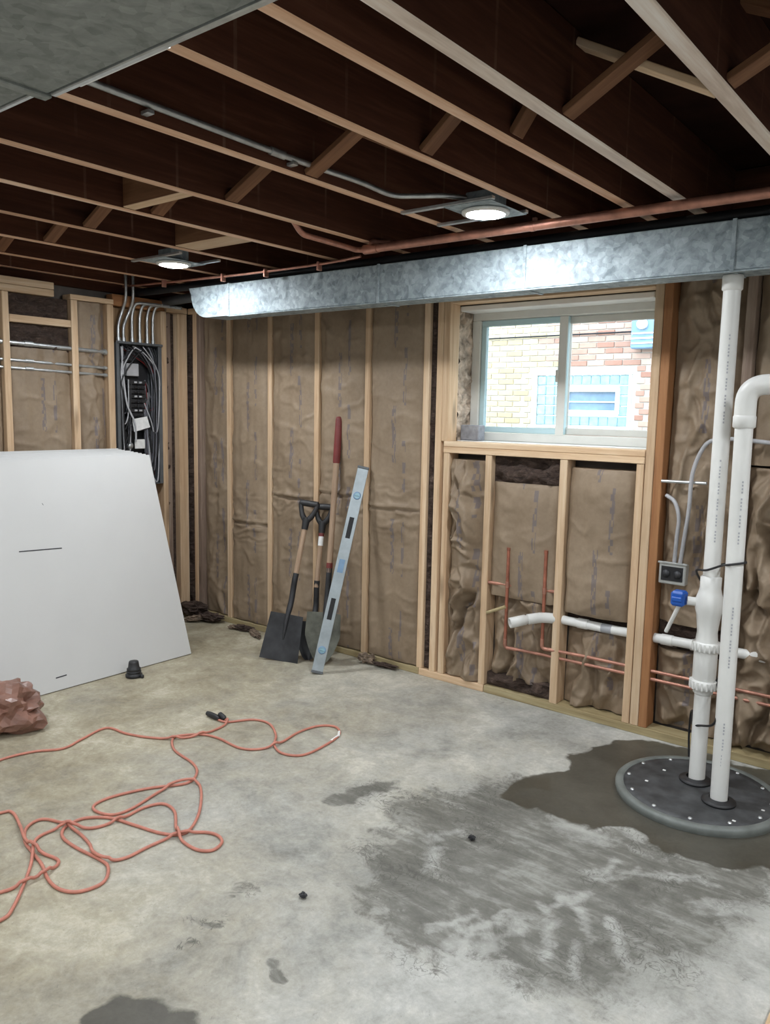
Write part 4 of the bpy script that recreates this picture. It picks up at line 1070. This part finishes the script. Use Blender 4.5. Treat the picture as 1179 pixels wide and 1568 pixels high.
# ------------------------------------------------------------------ things on the floor
def floor_drain_cap():
    d = empty('black_fitting', (.872,-1.052,0), 'small black rubber fitting on the floor against the white sheet', 'pipe fitting')
    T = Matrix.Translation((.872,-1.052,0))
    part(MB().lathe([(0,0),(.040,0),(.044,.004),(.044,.016),(.036,.020),(.036,.040)], 22, T), 'base', 'blackplastic', d)
    part(MB().lathe([(.0355,.0405),(.037,.046),(.030,.052),(.026,.080),(.024,.086),(0,.086)], 22, T, caps=False), 'cap', 'blackplastic', d)
    part(MB().lathe([(.0365,.026),(.0385,.026),(.0385,.034),(.0365,.034)], 22, T, caps=False), 'band', 'blacksteel', d)
    part(MB().cbox((.906,-1.048,.002),(.936,-1.030,.020),.004), 'clamp_screw', 'blacksteel', d)
floor_drain_cap()
def bag():
    bm = bmesh.new(); bmesh.ops.create_icosphere(bm, subdivisions=4, radius=1)
    co = np.array([v.co[:] for v in bm.verts]); x, y, z = co.T
    d = 1 + .30*noise2(x*1.5+3, y*1.5+z*1.4) + .20*noise2(y*2.3+7, z*2.3-x) - .16*np.clip(ridge(x*1.7+y*1.1+2, z*1.9-y*.8+4, 2)-.5, 0, 1.2) - .10*np.clip(ridge(y*2.6+z*1.7, x*2.8-z, 2)-.6, 0, 1)
    for v, k in zip(bm.verts, d): v.co = (v.co.x*k*.185, v.co.y*k*.165, max(v.co.z*k*.125, -.075)+.075)
    me = bpy.data.meshes.new('plastic_bag'); bm.to_mesh(me); bm.free(); me.materials.append(M['bag'])
    o = bpy.data.objects.new('plastic_bag', me); link(o); o.location = (1.02,-1.83,0); o.rotation_euler.z = .7
    tag(o, 'crumpled brown translucent plastic bag on the floor by the white sheets', 'bag')
bag()
CORD = [(1.682,-1.151),(1.738,-1.139),(1.803,-1.045),(1.895,-1.027),(2.013,-1.097),(2.084,-1.175),(2.171,-1.209),(2.245,-1.166),(2.251,-1.051),(2.223,-.913),(2.15,-.854),(2.085,-.895),(2.065,-1.004),(2.088,-1.149),(2.066,-1.244),(1.992,-1.291),(1.854,-1.284),(1.766,-1.304),(1.706,-1.366),(1.702,-1.416),(1.805,-1.484),(1.964,-1.513),(2.048,-1.559),(2.085,-1.638),(2.013,-1.753),(1.967,-1.879),(1.972,-1.957),(2.019,-1.979),(2.084,-1.954),(2.096,-1.881),(2.064,-1.744),(2.065,-1.655),(2.107,-1.608),(2.181,-1.643),(2.295,-1.741),(2.365,-1.832),(2.369,-1.884),(2.31,-1.921),(2.195,-1.948),(2.095,-1.974),(2.034,-2.027),(2.026,-2.078),(2.045,-2.12),(2.094,-2.147),(2.182,-2.151),(2.3,-2.14),(2.361,-2.148),(2.419,-2.202),(2.407,-2.272),(2.352,-2.304),(2.278,-2.3),(2.187,-2.272),(2.091,-2.255),(2.018,-2.239),(1.941,-2.194),(1.923,-2.137),(1.977,-2.106),(2.089,-2.096),(2.197,-2.112),(2.258,-2.138),(2.321,-2.129),(2.355,-2.08),(2.354,-1.992),(2.365,-1.907),(2.408,-1.831),(2.463,-1.804),(2.514,-1.821),(2.53,-1.873),(2.486,-1.905),(2.399,-1.9),(2.326,-1.865),(2.228,-1.799),(2.151,-1.793),(2.123,-1.858),(2.132,-1.958),(2.112,-2.048),(2.039,-2.104),(2.022,-2.167),(2.042,-2.218),(2.13,-2.272),(2.22,-2.338),(2.332,-2.435),(2.362,-2.487),
        (2.35,-2.62),(2.25,-2.68),(2.17,-2.55),
        (2.233,-2.425),(2.245,-2.35),(2.24,-2.274),(2.205,-2.227),(2.103,-2.244),(2.018,-2.239),(1.878,-2.191),(1.798,-2.175),(1.774,-2.204),
        (1.72,-2.36),(1.55,-2.38),(1.40,-2.2),
        (1.355,-2.003),(1.38,-1.876),(1.442,-1.779),(1.412,-1.67),(1.385,-1.54),(1.505,-1.518),(1.618,-1.476),(1.713,-1.407),(1.76,-1.318),(1.763,-1.209),(1.738,-1.139),(1.700,-1.130)]
def cord():
    d = empty('extension_cord', (2.1,-1.8,0), 'tangled orange extension cord with black plug on the concrete floor', 'cord')
    pts = catmull([(x, y, .0056) for x, y in CORD], 7)
    # lay later passes over earlier ones where they cross
    A = np.array([tuple(p) for p in pts]); z = np.full(len(A), .0056)
    for i in range(len(A)):
        if i < 16: continue
        dd = np.hypot(A[:i-12, 0]-A[i, 0], A[:i-12, 1]-A[i, 1])
        near = dd < .016
        if near.any(): z[i] = min(.030, z[:i-12][near].max()+.0108)
    k = np.array([1,2,3,2,1.]); zz = np.maximum(z, np.convolve(np.pad(z, 2, 'edge'), k/k.sum(), 'valid'))
    A[:, 2] = zz
    part(MB().tube([tuple(p) for p in A], .0054, 8), 'cable', 'cord', d)
    part(MB().tube([(1.690,-1.150,.010),(1.665,-1.148,.013),(1.625,-1.146,.014),(1.600,-1.144,.013)], [.007,.013,.013,.011], 12), 'plug', 'blackplastic', d)
    part(MB().tube([(1.712,-1.134,.010),(1.700,-1.130,.013),(1.660,-1.118,.014)], [.007,.013,.013], 12), 'socket', 'blackplastic', d)
    part(MB().tube([(2.2405,-.985,.0058),(2.226,-.918,.0058),(2.20,-.885,.0058)], .0064, 8), 'tape_wrap', 'white', d)
cord()
lumber('lumber_offcut', (4.128,-2.05,.0), (4.167,-1.43,.038), 'pine_y', None)
o = bpy.data.objects['lumber_offcut']; tag(o, 'short pale lumber offcut lying on the floor near the damp patch', 'lumber')
pb = [(3.14,-1.26),(2.93,-1.86)]
for i, (x, y) in enumerate(pb): scrap('pebble', (x, y, 0), (.022,.020,.014), 60+i, 'blacksteel', 'tiny dark pebble on the grey concrete', 'pebbles on the concrete', 0, 'pebble')
